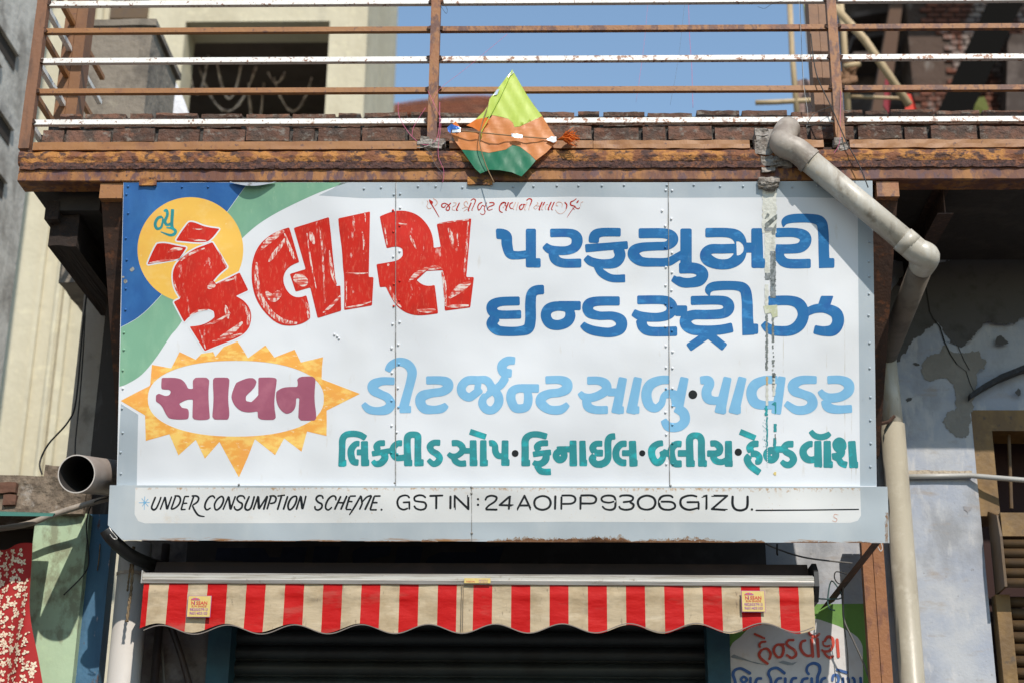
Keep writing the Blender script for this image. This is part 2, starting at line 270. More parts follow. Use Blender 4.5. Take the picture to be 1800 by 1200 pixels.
def thing(name, label, cat, loc=(0, 0, 0), group=None, rot=None):
    o = D.objects.new(name, None); COL.objects.link(o); o.location = loc; o.empty_display_size = .1
    if rot: o.rotation_euler = rot
    o['label'] = label; o['category'] = cat
    if group: o['group'] = group
    return o
def tag(o, label, cat, group=None):
    o['label'] = label; o['category'] = cat
    if group: o['group'] = group
    return o
def rough_box(m, x0, x1, y0, y1, z0, z1, amp=.01, nx=12, n2=3, fr=8, seed=0, mi=0):
    prof = []
    for i in range(n2): prof.append((y0, z0 + (z1 - z0) * i / n2))
    for i in range(n2): prof.append((y0 + (y1 - y0) * i / n2, z1))
    for i in range(n2): prof.append((y1, z1 - (z1 - z0) * i / n2))
    for i in range(n2): prof.append((y1 - (y1 - y0) * i / n2, z0))
    return m.profile(prof, x0, x1, nx, amp, fr, mi, seed)
def arc_pts(a, b, c, n=6):  # quadratic bend
    a, b, c = map(Vector, (a, b, c)); return [a * (1 - t) ** 2 + b * 2 * t * (1 - t) + c * t * t for t in [i / n for i in range(n + 1)]]
def spline(pts, n=6):
    pts = [Vector(p) for p in pts]; out = []
    for i in range(len(pts) - 1):
        p0, p1, p2, p3 = pts[max(i - 1, 0)], pts[i], pts[i + 1], pts[min(i + 2, len(pts) - 1)]
        for k in range(n):
            t = k / n; out.append(.5 * ((2 * p1) + (p2 - p0) * t + (2 * p0 - 5 * p1 + 4 * p2 - p3) * t * t + (3 * p1 - p0 - 3 * p2 + p3) * t ** 3))
    out.append(pts[-1]); return out
def cable(name, pts, r, m, label, cat, group=None, parent=None):
    """pts: (px, py, Y)"""
    P = spline([at(*p) for p in pts], 6)
    o = MB().tube(P, r, 6).obj(name, m, parent, smooth=True)
    if not parent: tag(o, label, cat, group)
    return o
# ------------------------------------------------------------------ painted shapes: union of strokes and outlines -> one flat mesh
CR = {'R1': (200, 310, 3.75), 'R2': (430, 340, 30 / 7), 'R3': (840, 340, 4.0), 'R4': (1160, 310, 3.6375), 'R5': (200, 590, 4.0909),
      'R6': (620, 610, 3.913), 'R7': (1060, 610, 3.75), 'G1': (590, 750, 7.5), 'G2': (820, 750, 7.5), 'G3': (1050, 750, 7.5), 'G4': (1280, 750, 7.5),
      'E1': (240, 860, 7.5), 'E2': (460, 860, 7.5), 'E3': (690, 860, 7.5), 'E4': (900, 860, 7.5), 'E5': (1110, 860, 7.5),
      'T1': (740, 345, 12.0), 'T2': (880, 345, 12.0), 'Z': (1260, 1100, 6.0), 'W1': (180, 930, 3.913), 'W2': (620, 930, 3.913), 'P': (0, 0, 1.0)}
def chaikin(p, n=1, k=.25):
    for _ in range(n):
        q = []
        for i in range(len(p)):
            a = p[i]; b = p[(i + 1) % len(p)]
            q += [(a[0] * (1 - k) + b[0] * k, a[1] * (1 - k) + b[1] * k), (a[0] * k + b[0] * (1 - k), a[1] * k + b[1] * (1 - k))]
        p = q
    return p
def soften(p, sharp=42, cut=1.3):
    q = []; n = len(p)
    for i in range(n):
        a, b, c = p[i - 1], p[i], p[(i + 1) % n]
        v1 = (b[0] - a[0], b[1] - a[1]); v2 = (c[0] - b[0], c[1] - b[1]); l1 = math.hypot(*v1) + 1e-9; l2 = math.hypot(*v2) + 1e-9
        ang = abs(math.degrees(math.atan2(v1[0] * v2[1] - v1[1] * v2[0], v1[0] * v2[0] + v1[1] * v2[1])))
        if ang < sharp: c1 = c2 = .27; c1 *= l1; c2 *= l2
        else: c1 = min(cut, .25 * l1); c2 = min(cut, .25 * l2)
        q += [(b[0] - v1[0] / l1 * c1, b[1] - v1[1] / l1 * c1), (b[0] + v2[0] / l2 * c2, b[1] + v2[1] / l2 * c2)]
    return q
def parse(spec, crop, defw=20):
    prims = []
    for part in spec.split('|'):
        toks = part.split(); flag = ''; c = crop; r = None; wd = defw; pts = []
        for t in toks:
            if t in ('*', '#', 'o', '##', '.'): flag = t
            elif t.endswith(':'): c = t[:-1]
            elif t.startswith('r'): r = float(t[1:])
            else:
                n = [float(q) for q in t.split(',')]
                if len(n) > 2: wd = n[2]
                pts.append((n[0], n[1], wd))
        ox, oy, s = CR[c]
        pts = [(ox + x / s, oy + y / s, ww / s) for x, y, ww in pts]
        prims.append((flag, pts, None if r is None else r))
    return prims
def cat2(pts, step, closed=False):
    P = np.array(pts, float); n = len(P)
    if n < 3: return P
    out = []
    rng = range(n) if closed else range(n - 1)
    for i in rng:
        if closed: p0, p1, p2, p3 = P[i - 1], P[i], P[(i + 1) % n], P[(i + 2) % n]
        else: p0, p1, p2, p3 = P[max(i - 1, 0)], P[i], P[i + 1], P[min(i + 2, n - 1)]
        k = max(1, int(np.hypot(*(p2 - p1)[:2]) / step))
        for j in range(k):
            t = j / k
            out.append(.5 * ((2 * p1) + (p2 - p0) * t + (2 * p0 - 5 * p1 + 4 * p2 - p3) * t * t + (3 * p1 - p0 - 3 * p2 + p3) * t ** 3))
    if not closed: out.append(P[-1])
    else: out.append(out[0])
    return np.array(out)
def sdf(prims, step, pad, capr=.18):
    allp = np.array([(x - (0 if f in ('#', '##') else ww / 2), y - (0 if f in ('#', '##') else ww / 2), x + (0 if f in ('#', '##') else ww / 2), y + (0 if f in ('#', '##') else ww / 2)) for f, pts, r in prims for x, y, ww in pts])
    x0, y0 = allp[:, 0].min() - pad, allp[:, 1].min() - pad; x1, y1 = allp[:, 2].max() + pad, allp[:, 3].max() + pad
    xs = np.arange(x0, x1 + step, step); ys = np.arange(y0, y1 + step, step); X, Y = np.meshgrid(xs, ys)
    Dm = np.full(X.shape, 1e3)
    for f, pts, r in prims:
        if f in ('#', '##'):
            poly = [(a, b) for a, b, _ in pts]; poly = soften(soften(poly), 30, .5) if f == '#' else soften(soften(chaikin(poly, 1, .14)), 60, .5)
            inside = np.zeros(X.shape, bool); dist = np.full(X.shape, 1e9)
            for i in range(len(poly)):
                ax, ay = poly[i]; bx, by = poly[(i + 1) % len(poly)]
                ex, ey = bx - ax, by - ay; L2 = ex * ex + ey * ey + 1e-12
                t = np.clip(((X - ax) * ex + (Y - ay) * ey) / L2, 0, 1)
                dist = np.minimum(dist, (X - ax - t * ex) ** 2 + (Y - ay - t * ey) ** 2)
                c = ((ay > Y) != (by > Y)); 
                if abs(by - ay) > 1e-9: inside ^= c & (X < (bx - ax) * (Y - ay) / (by - ay) + ax)
            Dm = np.minimum(Dm, np.sqrt(dist) * np.where(inside, -1, 1)); continue
        if f == '.':
            for a, b, ww in pts: Dm = np.minimum(Dm, np.hypot(X - a, Y - b) - ww / 2)
            continue
        Q = np.array(pts) if (f == '*' or len(pts) < 3) else cat2(pts, max(1.0, step * 2), f == 'o')
        Q = np.array(Q, float); Q[:, 2] = np.maximum(Q[:, 2], .3)
        d = np.full(X.shape, 1e3)
        for i in range(len(Q) - 1):
            ax, ay, wa = Q[i]; bx, by, wb = Q[i + 1]; m = max(wa, wb) / 2 + pad + 1
            i0 = max(0, int((min(ay, by) - m - y0) / step)); i1 = int((max(ay, by) + m - y0) / step) + 2
            j0 = max(0, int((min(ax, bx) - m - x0) / step)); j1 = int((max(ax, bx) + m - x0) / step) + 2
            xx = X[i0:i1, j0:j1]; yy = Y[i0:i1, j0:j1]
            ex, ey = bx - ax, by - ay; L2 = ex * ex + ey * ey + 1e-12
            t = np.clip(((xx - ax) * ex + (yy - ay) * ey) / L2, 0, 1)
            dd = np.hypot(xx - ax - t * ex, yy - ay - t * ey) - (wa + (wb - wa) * t) / 2
            d[i0:i1, j0:j1] = np.minimum(d[i0:i1, j0:j1], dd)
        if f != 'o' and r != 0.5:
            for (e, nb) in ((Q[0], Q[min(2, len(Q) - 1)]), (Q[-1], Q[max(-3, -len(Q))])):
                tx, ty = e[0] - nb[0], e[1] - nb[1]; L = math.hypot(tx, ty) + 1e-9; tx /= L; ty /= L
                pd = (X - e[0]) * tx + (Y - e[1]) * ty; rr = (capr if r is None else r) * e[2]
                u = np.maximum(d + rr, 0); v = np.maximum(pd + rr, 0)
                nd = np.minimum(np.maximum(d + rr, pd + rr), 0) + np.hypot(u, v) - rr
                msk = np.hypot(X - e[0], Y - e[1]) < .78 * e[2]
                d = np.where(msk, nd, d)
        Dm = np.minimum(Dm, d)
    return xs, ys, Dm
def contours(xs, ys, F, lev):
    G = F - lev; G = np.where(np.abs(G) < 1e-6, 1e-6, G); S = (G < 0).astype(int)
    S[0, :] = S[-1, :] = 0; S[:, 0] = S[:, -1] = 0; G = np.where((S == 0) & (G < 0), .01, G)
    code = S[:-1, :-1] + 2 * S[:-1, 1:] + 4 * S[1:, 1:] + 8 * S[1:, :-1]
    I, J = np.nonzero((code > 0) & (code < 15))
    TB = {1: [(3, 0)], 2: [(0, 1)], 3: [(3, 1)], 4: [(1, 2)], 5: [(3, 0), (1, 2)], 6: [(0, 2)], 7: [(3, 2)], 8: [(2, 3)], 9: [(2, 0)], 10: [(0, 1), (2, 3)],
          11: [(2, 1)], 12: [(1, 3)], 13: [(1, 0)], 14: [(0, 3)]}
    def ek(i, j, e): return ((0, i, j), (1, i, j + 1), (0, i + 1, j), (1, i, j))[e]
    nxt = {}
    for i, j in zip(I.tolist(), J.tolist()):
        for a, b in TB[code[i, j]]: nxt[ek(i, j, a)] = ek(i, j, b)
    def pt(k):
        o, i, j = k
        if o == 0:
            a, b = G[i, j], G[i, j + 1]; t = a / (a - b); return (xs[j] + (xs[j + 1] - xs[j]) * t, ys[i])
        a, b = G[i, j], G[i + 1, j]; t = a / (a - b); return (xs[j], ys[i] + (ys[i + 1] - ys[i]) * t)
    loops = []
    while nxt:
        s, k = next(iter(nxt.items())); lp = [pt(s)]; del nxt[s]
        while k in nxt:
            lp.append(pt(k)); k2 = nxt[k]; del nxt[k]; k = k2
        if len(lp) > 5: loops.append(lp)
    return loops
def simp(p, tol):
    P = np.array(p); n = len(P)
    if n < 8: return p
    keep = np.zeros(n, bool); far = int(np.argmax(np.hypot(*(P - P[0]).T))); keep[0] = keep[far] = True
    st = [(0, far), (far, n)]
    while st:
        a, b = st.pop()
        if b - a < 2: continue
        A = P[a]; B = P[b % n]; e = B - A; L = np.hypot(*e) + 1e-12
        d = np.abs((P[a + 1:b, 0] - A[0]) * e[1] - (P[a + 1:b, 1] - A[1]) * e[0]) / L
        i = int(np.argmax(d))
        if d[i] > tol: keep[a + 1 + i] = True; st += [(a, a + 1 + i), (a + 1 + i, b)]
    return [p[i] for i in range(n) if keep[i]]
def cdt(loops):
    from mathutils.geometry import delaunay_2d_cdt
    pts = [Vector(p) for l in loops for p in l]; ed = []; o = 0; segs = []
    for l in loops:
        n = len(l); ed += [(o + i, o + (i + 1) % n) for i in range(n)]; o += n
        segs += [(l[i], l[(i + 1) % n]) for i in range(n)]
    vo, eo, fo, vi, *_ = delaunay_2d_cdt(pts, ed, [], 0, 1e-7)
    A = np.array([s[0] for s in segs]); B = np.array([s[1] for s in segs])
    V = np.array([(v.x, v.y) for v in vo]); F = np.array([f for f in fo if len(f) == 3]); Cn = V[F].mean(1)
    X, Y = Cn[:, 0:1], Cn[:, 1:2]; dy = (B[:, 1] - A[:, 1]); dy = np.where(np.abs(dy) < 1e-12, 1e-12, dy)
    cr = ((A[:, 1] > Y) != (B[:, 1] > Y)) & (X < (B[:, 0] - A[:, 0]) * (Y - A[:, 1]) / dy + A[:, 0])
    ins = cr.sum(1) % 2 == 1
    return [tuple(f) for f in F[ins].tolist()], [(v.x, v.y) for v in vo]
def paint_mesh(name, loops, to3, material, parent):
    loops = [l for l in loops if len(l) > 2]
    tri, v2 = cdt(loops); vs = [Vector(to3(x, y)) for x, y in v2]
    me = D.meshes.new(name); fs = []
    nref = to3(loops[0][0][0], loops[0][0][1])
    for t in tri:
        a, b, c = (vs[i] for i in t); n = (b - a).cross(c - a)
        if n.length < 1e-12: continue
        fs.append(t if n.dot(PN) > 0 else t[::-1])
    me.from_pydata(vs, [], fs); me.materials.append(material); me.update()
    o = D.objects.new(name, me); COL.objects.link(o); o.parent = parent
    return o
PN = Vector((0, 0, 1))
_k = [0]
def glyph(crop, spec, material, parent, to3, name='letter', defw=20, step=None, grow=0.0, capr=.18, label=None):
    pr = parse(spec, crop, defw)
    st = step or .7
    xs, ys, F = sdf(pr, st, 2 + max(grow, 0) + st, capr)
    lp = [simp(l, .07) for l in contours(xs, ys, F, grow)]
    o = paint_mesh(name, lp, to3, material, parent)
    if label: o['label'] = label
    return o

# ------------------------------------------------------------------ SIGNBOARD
sign = thing('shop_sign', 'large hand-painted metal shop sign with Gujarati lettering above the striped awning', 'sign', SO, rot=(R(90) + TILT, 0, 0))
def lay(h):
    def f(x, y):
        u, v = suv(x, y); return (u, v, h)
    return f
def layb(h, base=.032):
    def f(x, y):
        u, v = suv(x, y, base); return (u, v, base + h)
    return f
def slab(name, poly, n0, n1, m, material_side=None, off=0.0):
    "thick plate on the sign plane, outline given in picture pixels"
    b = MB(); P = [suv(x, y, off) for x, y in poly]; n = len(P)
    b.add([(u, v, n0) for u, v in P] + [(u, v, n1) for u, v in P],
          [tuple(range(n)), tuple(range(n, 2 * n))[::-1]] + [(i, n + i, n + (i + 1) % n, (i + 1) % n) for i in range(n)])
    return fixn(b.obj(name, m, sign, rel=False))
# three riveted sheets (butted, 2 mm joints)
slab('metal_sheet', [(217, 321), (695.3, 321), (695.0, 856), (205, 856)], -.02, 0, PW)
slab('metal_sheet', [(696.5, 321), (1174.3, 321), (1176.6, 856), (696.2, 856)], -.02, 0, PW)
slab('metal_sheet', [(1175.6, 321), (1533.5, 318), (1541, 856), (1177.9, 856)], -.02, 0, PW)
slab('backing_frame', [(222, 326), (1528, 326), (1530, 930), (216, 930)], -.07, -.021, DARKST)
slab('lower_band', [(193, 852), (828.4, 853.5), (828.6, 950.5), (215, 948.5), (189.5, 922)], -.02, .032, PGB, off=.032)
slab('lower_band', [(829.8, 853.5), (1560, 854.5), (1563.5, 953.5), (829.8, 950.7)], -.02, .032, PGB, off=.032)
# painted fields
def area(name, poly, m, h, smooth=0, f=None):
    p = chaikin(poly, smooth) if smooth else poly
    return paint_mesh(name, [p], (f or lay)(h), m, sign)
def curve(pts, n=8): return [tuple(q)[:2] for q in spline([Vector((x, y, 0)) for x, y in pts], n)]
E = .0002
area('painted_border', [(600, 321.2), (694.8, 321.2), (694.8, 348.5), (640, 349), (560, 344), (585, 332)], PG, E)
area('painted_border', [(697, 321.2), (1174, 321.2), (1174, 348), (1000, 346), (850, 348.5), (697, 349)], PG, E)
area('painted_border', [(1176, 321.2), (1533.3, 318.4), (1540.6, 853), (1512, 853), (1507.5, 349), (1400, 347), (1176, 348)], PG, E)
area('painted_border', [(212.6, 709), (243, 728), (241.5, 790), (240.5, 853), (205.2, 853)], PG, E)
area('painted_field', [(217.4, 321.3)] + curve([(436, 321.3), (418, 346), (398, 374), (350, 440), (280, 522), (245, 556), (212.3, 575)]), BLUEBG, E)
arc1 = curve([(612, 321.3), (556, 341), (476.7, 380), (427, 418), (370, 482), (318, 567), (300, 590), (273, 630), (249, 658), (224, 674), (209.8, 679)])
arc2 = curve([(436.6, 321.3), (418.6, 346.4), (398.6, 374.4), (350.6, 440.4), (280.4, 522.6), (245.4, 556.6), (212.4, 575.6)])
area('painted_field', arc1 + arc2[::-1], GREENBG, E)
disc = [(334.7 + 93 * math.cos(a), 439.6 + 92.5 * math.sin(a)) for a in [i * math.pi / 36 for i in range(72)]]
area('sun_disc', disc, YEL, 2 * E)
rr = [(238, 856), (1512, 857), (1513.5, 905), (1508, 914), (1495, 918), (1300, 917.5), (1000, 916), (900, 917), (700, 917.5), (500, 918.5), (255, 919), (243, 915), (236.5, 903)]
area('painted_panel', [(x, y) for x, y in rr if True], PWB, E, f=layb)
# sunburst round the second logo
ell = []
for i in range(64):
    a = 2 * math.pi * i / 64; c, s = math.cos(a), math.sin(a)
    ell.append((878 + 633 * math.copysign(abs(c) ** .93, c), 450 + 272 * math.copysign(abs(s) ** .86, s)))
rays = "50,465 150,412 255,360 262,350 268,280 275,207 413,232 440,180 473,115 590,170 630,128 715,115 730,150 790,80 890,40 930,100 965,160 1090,68 1155,155 1300,98 1345,190 1505,152 1497,230 1495,310 1770,415 1650,475 1530,535 1532,620 1530,718 1390,685 1350,830 1225,735 1160,855 1015,740 960,880 900,1015 830,890 760,760 655,880 590,745 465,857 400,705 230,753 225,570"
rp = [tuple(float(v) for v in t.split(',')) for t in rays.split()]
cv = lambda P: [(200 + x / 4.0909, 590 + y / 4.0909) for x, y in P]
o = paint_mesh('sunburst', [cv(rp), cv(ell)], lay(2 * E), RAYM, sign)

H = 4 * E
def L_(crop, spec, m=BLU, **k): return glyph(crop, spec, m, sign, lay(H + .00004 * (_k[0] % 5)), **k)
def LB(crop, spec, m=INK, **k): return glyph(crop, spec, m, sign, layb(H), capr=.5, **k)
# ---- red logo word: white halo, red body, brushed inner coat
K1 = "# 495,303 530,303 600,335 697,347 650,410 600,443 410,425 450,360|# 285,445 340,440 420,460 480,470 455,510 430,545 320,565 222,582 250,510"
K2 = "# 650,435 750,600 700,640 655,690 638,722 672,714 830,635 887,752 805,790 865,822 908,890 905,965 880,1020 820,1065 680,1115 600,1150 500,990 560,985 620,965 665,930 660,890 620,872 560,885 490,930 465,962 395,828 440,805 400,745 385,660 400,590 450,535 530,480 600,455"
for sp_ in (K1, K2):
    glyph('R1', sp_, PW, sign, lay(3 * E), name='letter_outline', grow=2.6)
for sp_ in (K1.split('|')[0], K1.split('|')[1], K2):
    glyph('R1', sp_, RED, sign, lay(H)); glyph('R1', sp_, REDB, sign, lay(H + E), name='letter_brushwork', grow=-1.9)
K3 = ["# 335,257 350,300 412,520 370,535 330,560 300,600 290,650 300,700 330,750 370,780 420,785 465,768 490,860 495,940 460,970 400,992 330,1000 250,985 170,920 100,830 60,720 50,600 60,500 100,400 170,330 250,285",
      "# 370,262 635,180 650,300 665,480 690,700 722,695 728,885 550,940 495,710 385,742 340,608 460,572",
      "# 705,190 945,138 940,400 935,632 972,632 960,845 750,880 752,640 740,560 735,430 715,300",
      "# 1018,175 1100,140 1180,128 1270,145 1340,190 1400,270 1422,350 1425,412 1478,405 1447,232 1708,190 1690,400 1670,632 1728,632 1700,860 1508,885 1495,580 1370,585 1330,625 1295,655 1340,690 1390,700 1432,690 1445,790 1458,905 1340,922 1250,915 1180,880 1130,830 1090,760 1065,705 1018,708 993,535 1100,518 1160,505 1192,470 1190,420 1150,398 1070,415 1040,290"]
for sp_ in K3:
    glyph('R2', sp_, RED, sign, lay(H)); glyph('R2', sp_, REDB, sign, lay(H + E), name='letter_brushwork', grow=-1.7)
DB = [('R2', "90,520,16 92,640,34 112,760,38 190,890,40 290,960,32 400,978,14|120,430,10 175,365,44 265,300,34 300,285,8|180,520,8 215,470,32 290,370,24 300,340,6|160,740,20 215,790,60 270,740,50|430,800,6 470,850,26 485,945,14|300,300,8 345,420,26 380,500,18"),
 ('R2', "495,290,14 505,330,42 525,385,12|560,250,8 585,420,14 605,830,10|640,430,8 660,600,24 690,690,14|370,625,40 420,650,84 470,690,50|590,900,8 650,850,22 725,770,14|470,300,6 500,520,12 540,720,6"),
 ('R2', "818,170,6 822,220,18 830,290,6|885,290,6 900,360,16 895,430,6|760,600,6 850,606,12 930,600,6|760,860,6 860,846,14 955,815,8|768,700,5 764,800,12 760,855,6|905,142,10 912,220,5"),
 ('R2', "1040,210,5 1060,300,14 1075,395,6|1235,670,8 1290,615,34 1380,560,20|1090,690,8 1125,790,24 1180,860,10|1300,880,12 1370,885,34 1440,880,14|1240,310,8 1265,360,20 1295,420,8|1160,225,6 1190,235,14 1225,235,6|1075,535,30 1090,542,20"),
 ('R2', "1535,260,14 1560,330,34 1570,420,10|1600,290,5 1605,340,12 1610,400,5|1685,215,10 1672,400,16 1655,600,12|1487,590,14 1508,700,26 1515,850,14|1540,790,16 1620,720,60 1705,670,20|1520,852,10 1600,850,26 1690,845,12|1465,228,6 1580,212,12 1690,200,6|1380,570,16 1430,560,34 1480,560,10"),
 ('R1', "360,500,8 400,483,26 455,480,10|235,572,5 300,562,12 400,552,6|490,412,5 550,422,12 610,425,5|440,560,6 500,515,16 600,475,8|620,740,14 650,715,44 668,700,16|690,705,6 740,690,14 800,672,8|735,850,10 748,895,30 755,940,10|850,840,10 885,900,26 885,985,12|700,1060,10 780,1020,34 850,960,14|590,985,6 680,955,16 770,900,8|560,1000,5 585,1070,12 605,1135,6|500,920,5 550,890,12 620,878,5|650,1085,8 760,1062,18 850,1035,10|690,490,4 715,545,10 742,602,5|400,690,5 410,740,12 440,800,6|520,345,4 560,350,10 590,345,4"),
]
for c, sp_ in DB:
    for s1_ in sp_.split('|'):
        pp = [[float(v) for v in t.split(',')] for t in s1_.split()]
        hor = abs(pp[-1][0] - pp[0][0]) > abs(pp[-1][1] - pp[0][1])
        _k[0] += 1; glyph(c, s1_, DRYH if hor else DRY, sign, lay(H + E * 2 + .00004 * (_k[0] % 9)), name='dry_brush_streak', step=.5, capr=.5)
L_('R1', "325,268,16 292,276,19 273,315,20 285,346,19 312,338,16 323,300,14 326,268,12|330,232,12 347,226,20 354,255,19 338,298,20 352,322,18 380,312,18|388,218,22 383,320,21 390,350,22|r0.5 350,340,8 385,345,16 407,362,20 396,384,20 365,388,16 312,368,7", TEAL)
# ---- maroon word in the sunburst
for sp_ in ("# 345,300 460,298 510,325 535,378 570,380 568,320 588,298 668,298 688,318 680,400 684,500 692,590 670,603 585,603 565,585 570,455 525,455 470,485 490,515 530,520 542,540 538,590 520,600 410,598 380,575 345,495 303,470 303,425 325,412 370,432 400,425 412,400 400,385 350,383 340,370",
            "# 725,298 820,298 833,315 820,450 835,570 820,600 725,600 708,580 720,450 710,320",
            "# 960,300 1005,302 1028,325 1015,370 950,430 950,465 990,475 1040,425 1040,300 1060,297 1155,297 1174,312 1150,480 1167,585 1150,602 1060,602 1036,585 1035,540 960,552 890,528 846,460 848,410 880,335",
            "# 1318,310 1345,290 1430,290 1452,310 1440,450 1460,580 1445,607 1345,607 1326,585 1335,445 1312,445 1310,510 1280,550 1240,560 1195,530 1166,465 1168,400 1215,366 1320,365 1325,340"):
    L_('R5', sp_, MAR)
# ---- blue lines 1 and 2
for c, sp_ in [
 ('R3', "128,287,74 165,287,74 200,305,76 205,360,76 225,425,66 275,437,58 345,430,58|373,250,72 373,522,72|385,490,66 442,490,66"),
 ('R3', "508,280,60 640,280,60 688,302,74 698,340,78 680,380,70 630,402,62 560,404,62 505,395,62 468,365,46|528,415,68 545,465,68 600,491,63 728,491,63"),
 ('R3', "1005,275,60 870,276,62 822,300,74 815,350,72|755,388,58 900,376,54 1055,364,56|985,385,76 1000,440,76 965,488,72 880,497,64 800,482,62 757,450,46|r0.1 830,505,40 870,560,56 940,597,54 1036,598,56"),
 ('R3', "1130,282,70 1300,282,70 1360,300,74 1370,335,74 1330,368,62 1250,373,60 1150,380,64 1100,405,78 1098,440,80 1150,480,66 1250,486,60 1340,482,60 1400,450,56 1450,425,60|R4: 167,335,73 167,575,73|R4: 122,588,70 215,588,70 260,606,72 272,635,76 250,668,70 195,681,62 140,678,62 82,648,48"),
 ('R4', "290,362,60 430,362,60 495,385,74 518,440,76 505,515,78 450,558,66 370,562,66 308,535,76 292,498,70 325,467,62 400,465,60 490,462,60|545,457,64 610,457,64|619,333,71 624,587,78|630,557,62 672,557,62"),
 ('R4', "738,362,60 860,361,60 922,382,72 930,420,74 900,455,66 840,465,60 738,466,60|762,470,60 770,525,62 820,558,60 965,558,60"),
 ('R4', "r0 789,326,6 800,288,44 850,271,56 960,270,57 1025,290,68 1044,350,68 1048,480,68 1052,587,70|1060,555,62 1116,555,62"),
 ('R3', "295,757,62 160,762,64 102,790,76 108,835,72 160,853,60 305,851,60|130,868,70 98,915,76 135,960,70 200,970,66 290,968,66 352,950,76 370,890,76 370,780,76 378,710,72 410,682,68 466,677,66"),
 ('R3', "o 560,793,66 498,812,72 478,860,72 505,912,72 563,926,70 625,905,72 650,860,72 632,810,60|560,790,64 724,790,64"),
 ('R3', "998,757,64 830,760,66 776,788,78 785,838,72 850,860,60 950,862,60 1006,895,78 1000,950,78 930,977,68 830,968,66 770,948,60 732,918,44"),
 ('R3', "1120,750,62 1300,750,62 1352,775,74 1365,815,76 1335,855,68 1260,872,62 1150,864,64 1090,836,50|1148,885,76 1162,940,72 1220,970,66 1402,968,68|R4: 95,860,68 175,860,68"),
 ('R4', "197,795,58 380,793,58 432,812,70 438,850,70 400,878,62 300,885,60 215,886,62 168,910,74 170,950,74 215,980,66 300,985,62 390,980,62 466,965,62|* 325,995,54 182,1095,54|* 295,995,54 415,1093,54"),
 ('R4', "r0 318,764,6 310,728,44 350,703,58 480,700,58 540,722,68 557,790,70 560,900,72 566,1014,78|575,975,66 629,975,66"),
 ('R4', "692,797,62 830,795,62 895,822,72 917,885,72 890,950,74 830,986,66 740,987,62 695,972,60 658,938,40|935,872,50 990,848,56 1060,846,60 1125,875,74 1139,930,76 1110,980,74 1050,990,62 985,978,56|# 1030,765 1110,765 1086,835 1006,835")]:
    _k[0] += 1; L_(c, sp_, BLU)
# ---- sky blue line
for c, sp_ in [
 ('R6', "288,232,52 200,232,56 142,258,72 145,295,66 195,322,58 240,345,60 262,388,64 235,425,66 170,436,54 110,424,54 72,385,36"),
 ('R6', "238,165,40 262,125,54 315,100,58 375,115,64 408,165,66 398,235,62 375,320,62 350,415,66|322,426,50 402,425,50"),
 ('R6', "505,226,56 600,226,58 650,242,70 655,275,68 615,303,60 540,314,60 478,335,72 466,378,70 495,420,66 560,428,56 615,418,58 648,392,36"),
 ('R6', "r0.3 885,285,50 845,315,56 800,342,58 755,315,62 750,268,62 790,228,60 860,225,58 920,230,64 955,275,62 1000,330,62 1002,385,62 965,428,56 920,425,58 892,385,58 905,340,50 960,300,48 1020,255,56 1055,200,56|865,240,45 855,300,44|r0.2 1118,92,52 1065,93,60 1028,125,66 1040,170,66 1095,178,56"),
 ('R6', "o 1150,280,56 1100,300,62 1088,350,64 1112,408,62 1150,420,60 1195,405,60 1208,350,60 1195,295,50|1150,280,58 1282,281,58"),
 ('R6', "1325,224,54 1420,222,56 1470,242,70 1472,282,70 1425,308,60 1350,318,60 1300,345,70 1298,385,70 1350,425,60 1430,427,60 1482,388,36"),
 ('R6', "1612,228,56 1690,228,56 1738,250,66 1745,290,64 1700,325,60 1640,345,58 1590,338,52 1560,308,36|1608,355,62 1618,405,62 1670,428,56 1756,428,56|R7: 30,295,52 95,295,52|R7: 132,198,56 85,435,66|R7: 92,411,50 138,411,50"),
 ('R7', "231,197,56 184,436,68|190,411,50 240,411,50"),
 ('R7', "440,213,54 375,216,58 312,245,68 286,305,68 302,375,66 345,400,54 385,370,46 402,320,44 440,305,58 500,318,54|538,197,56 495,395,68|# 440,290 505,290 490,390 455,385|478,395,60 530,430,66 538,485,66 495,523,60 430,520,60 398,475,40"),
 ('R7', "640,217,52 690,215,58 702,240,64 682,290,66 692,335,64 735,350,54 790,345,54|822,196,54 768,435,72|765,411,50 812,411,50"),
 ('R7', "920,196,56 860,436,72|865,411,50 909,411,50"),
 ('R7', "1150,213,52 1070,215,56 1002,245,68 978,300,68 1000,360,68 1060,380,58 1150,376,54|1180,192,50 1140,438,66|1140,412,50 1174,412,50"),
 ('R7', "1409,214,52 1310,215,58 1256,245,70 1262,285,66 1320,308,58 1368,330,64 1380,375,68 1340,408,60 1270,410,56 1202,365,40"),
 ('R7', "1478,214,54 1560,213,56 1615,238,68 1618,285,68 1570,322,62 1500,332,60 1455,315,50 1428,283,36|1468,345,64 1482,390,64 1540,408,56 1642,403,52")]:
    _k[0] += 1; L_(c, sp_, SKYB)
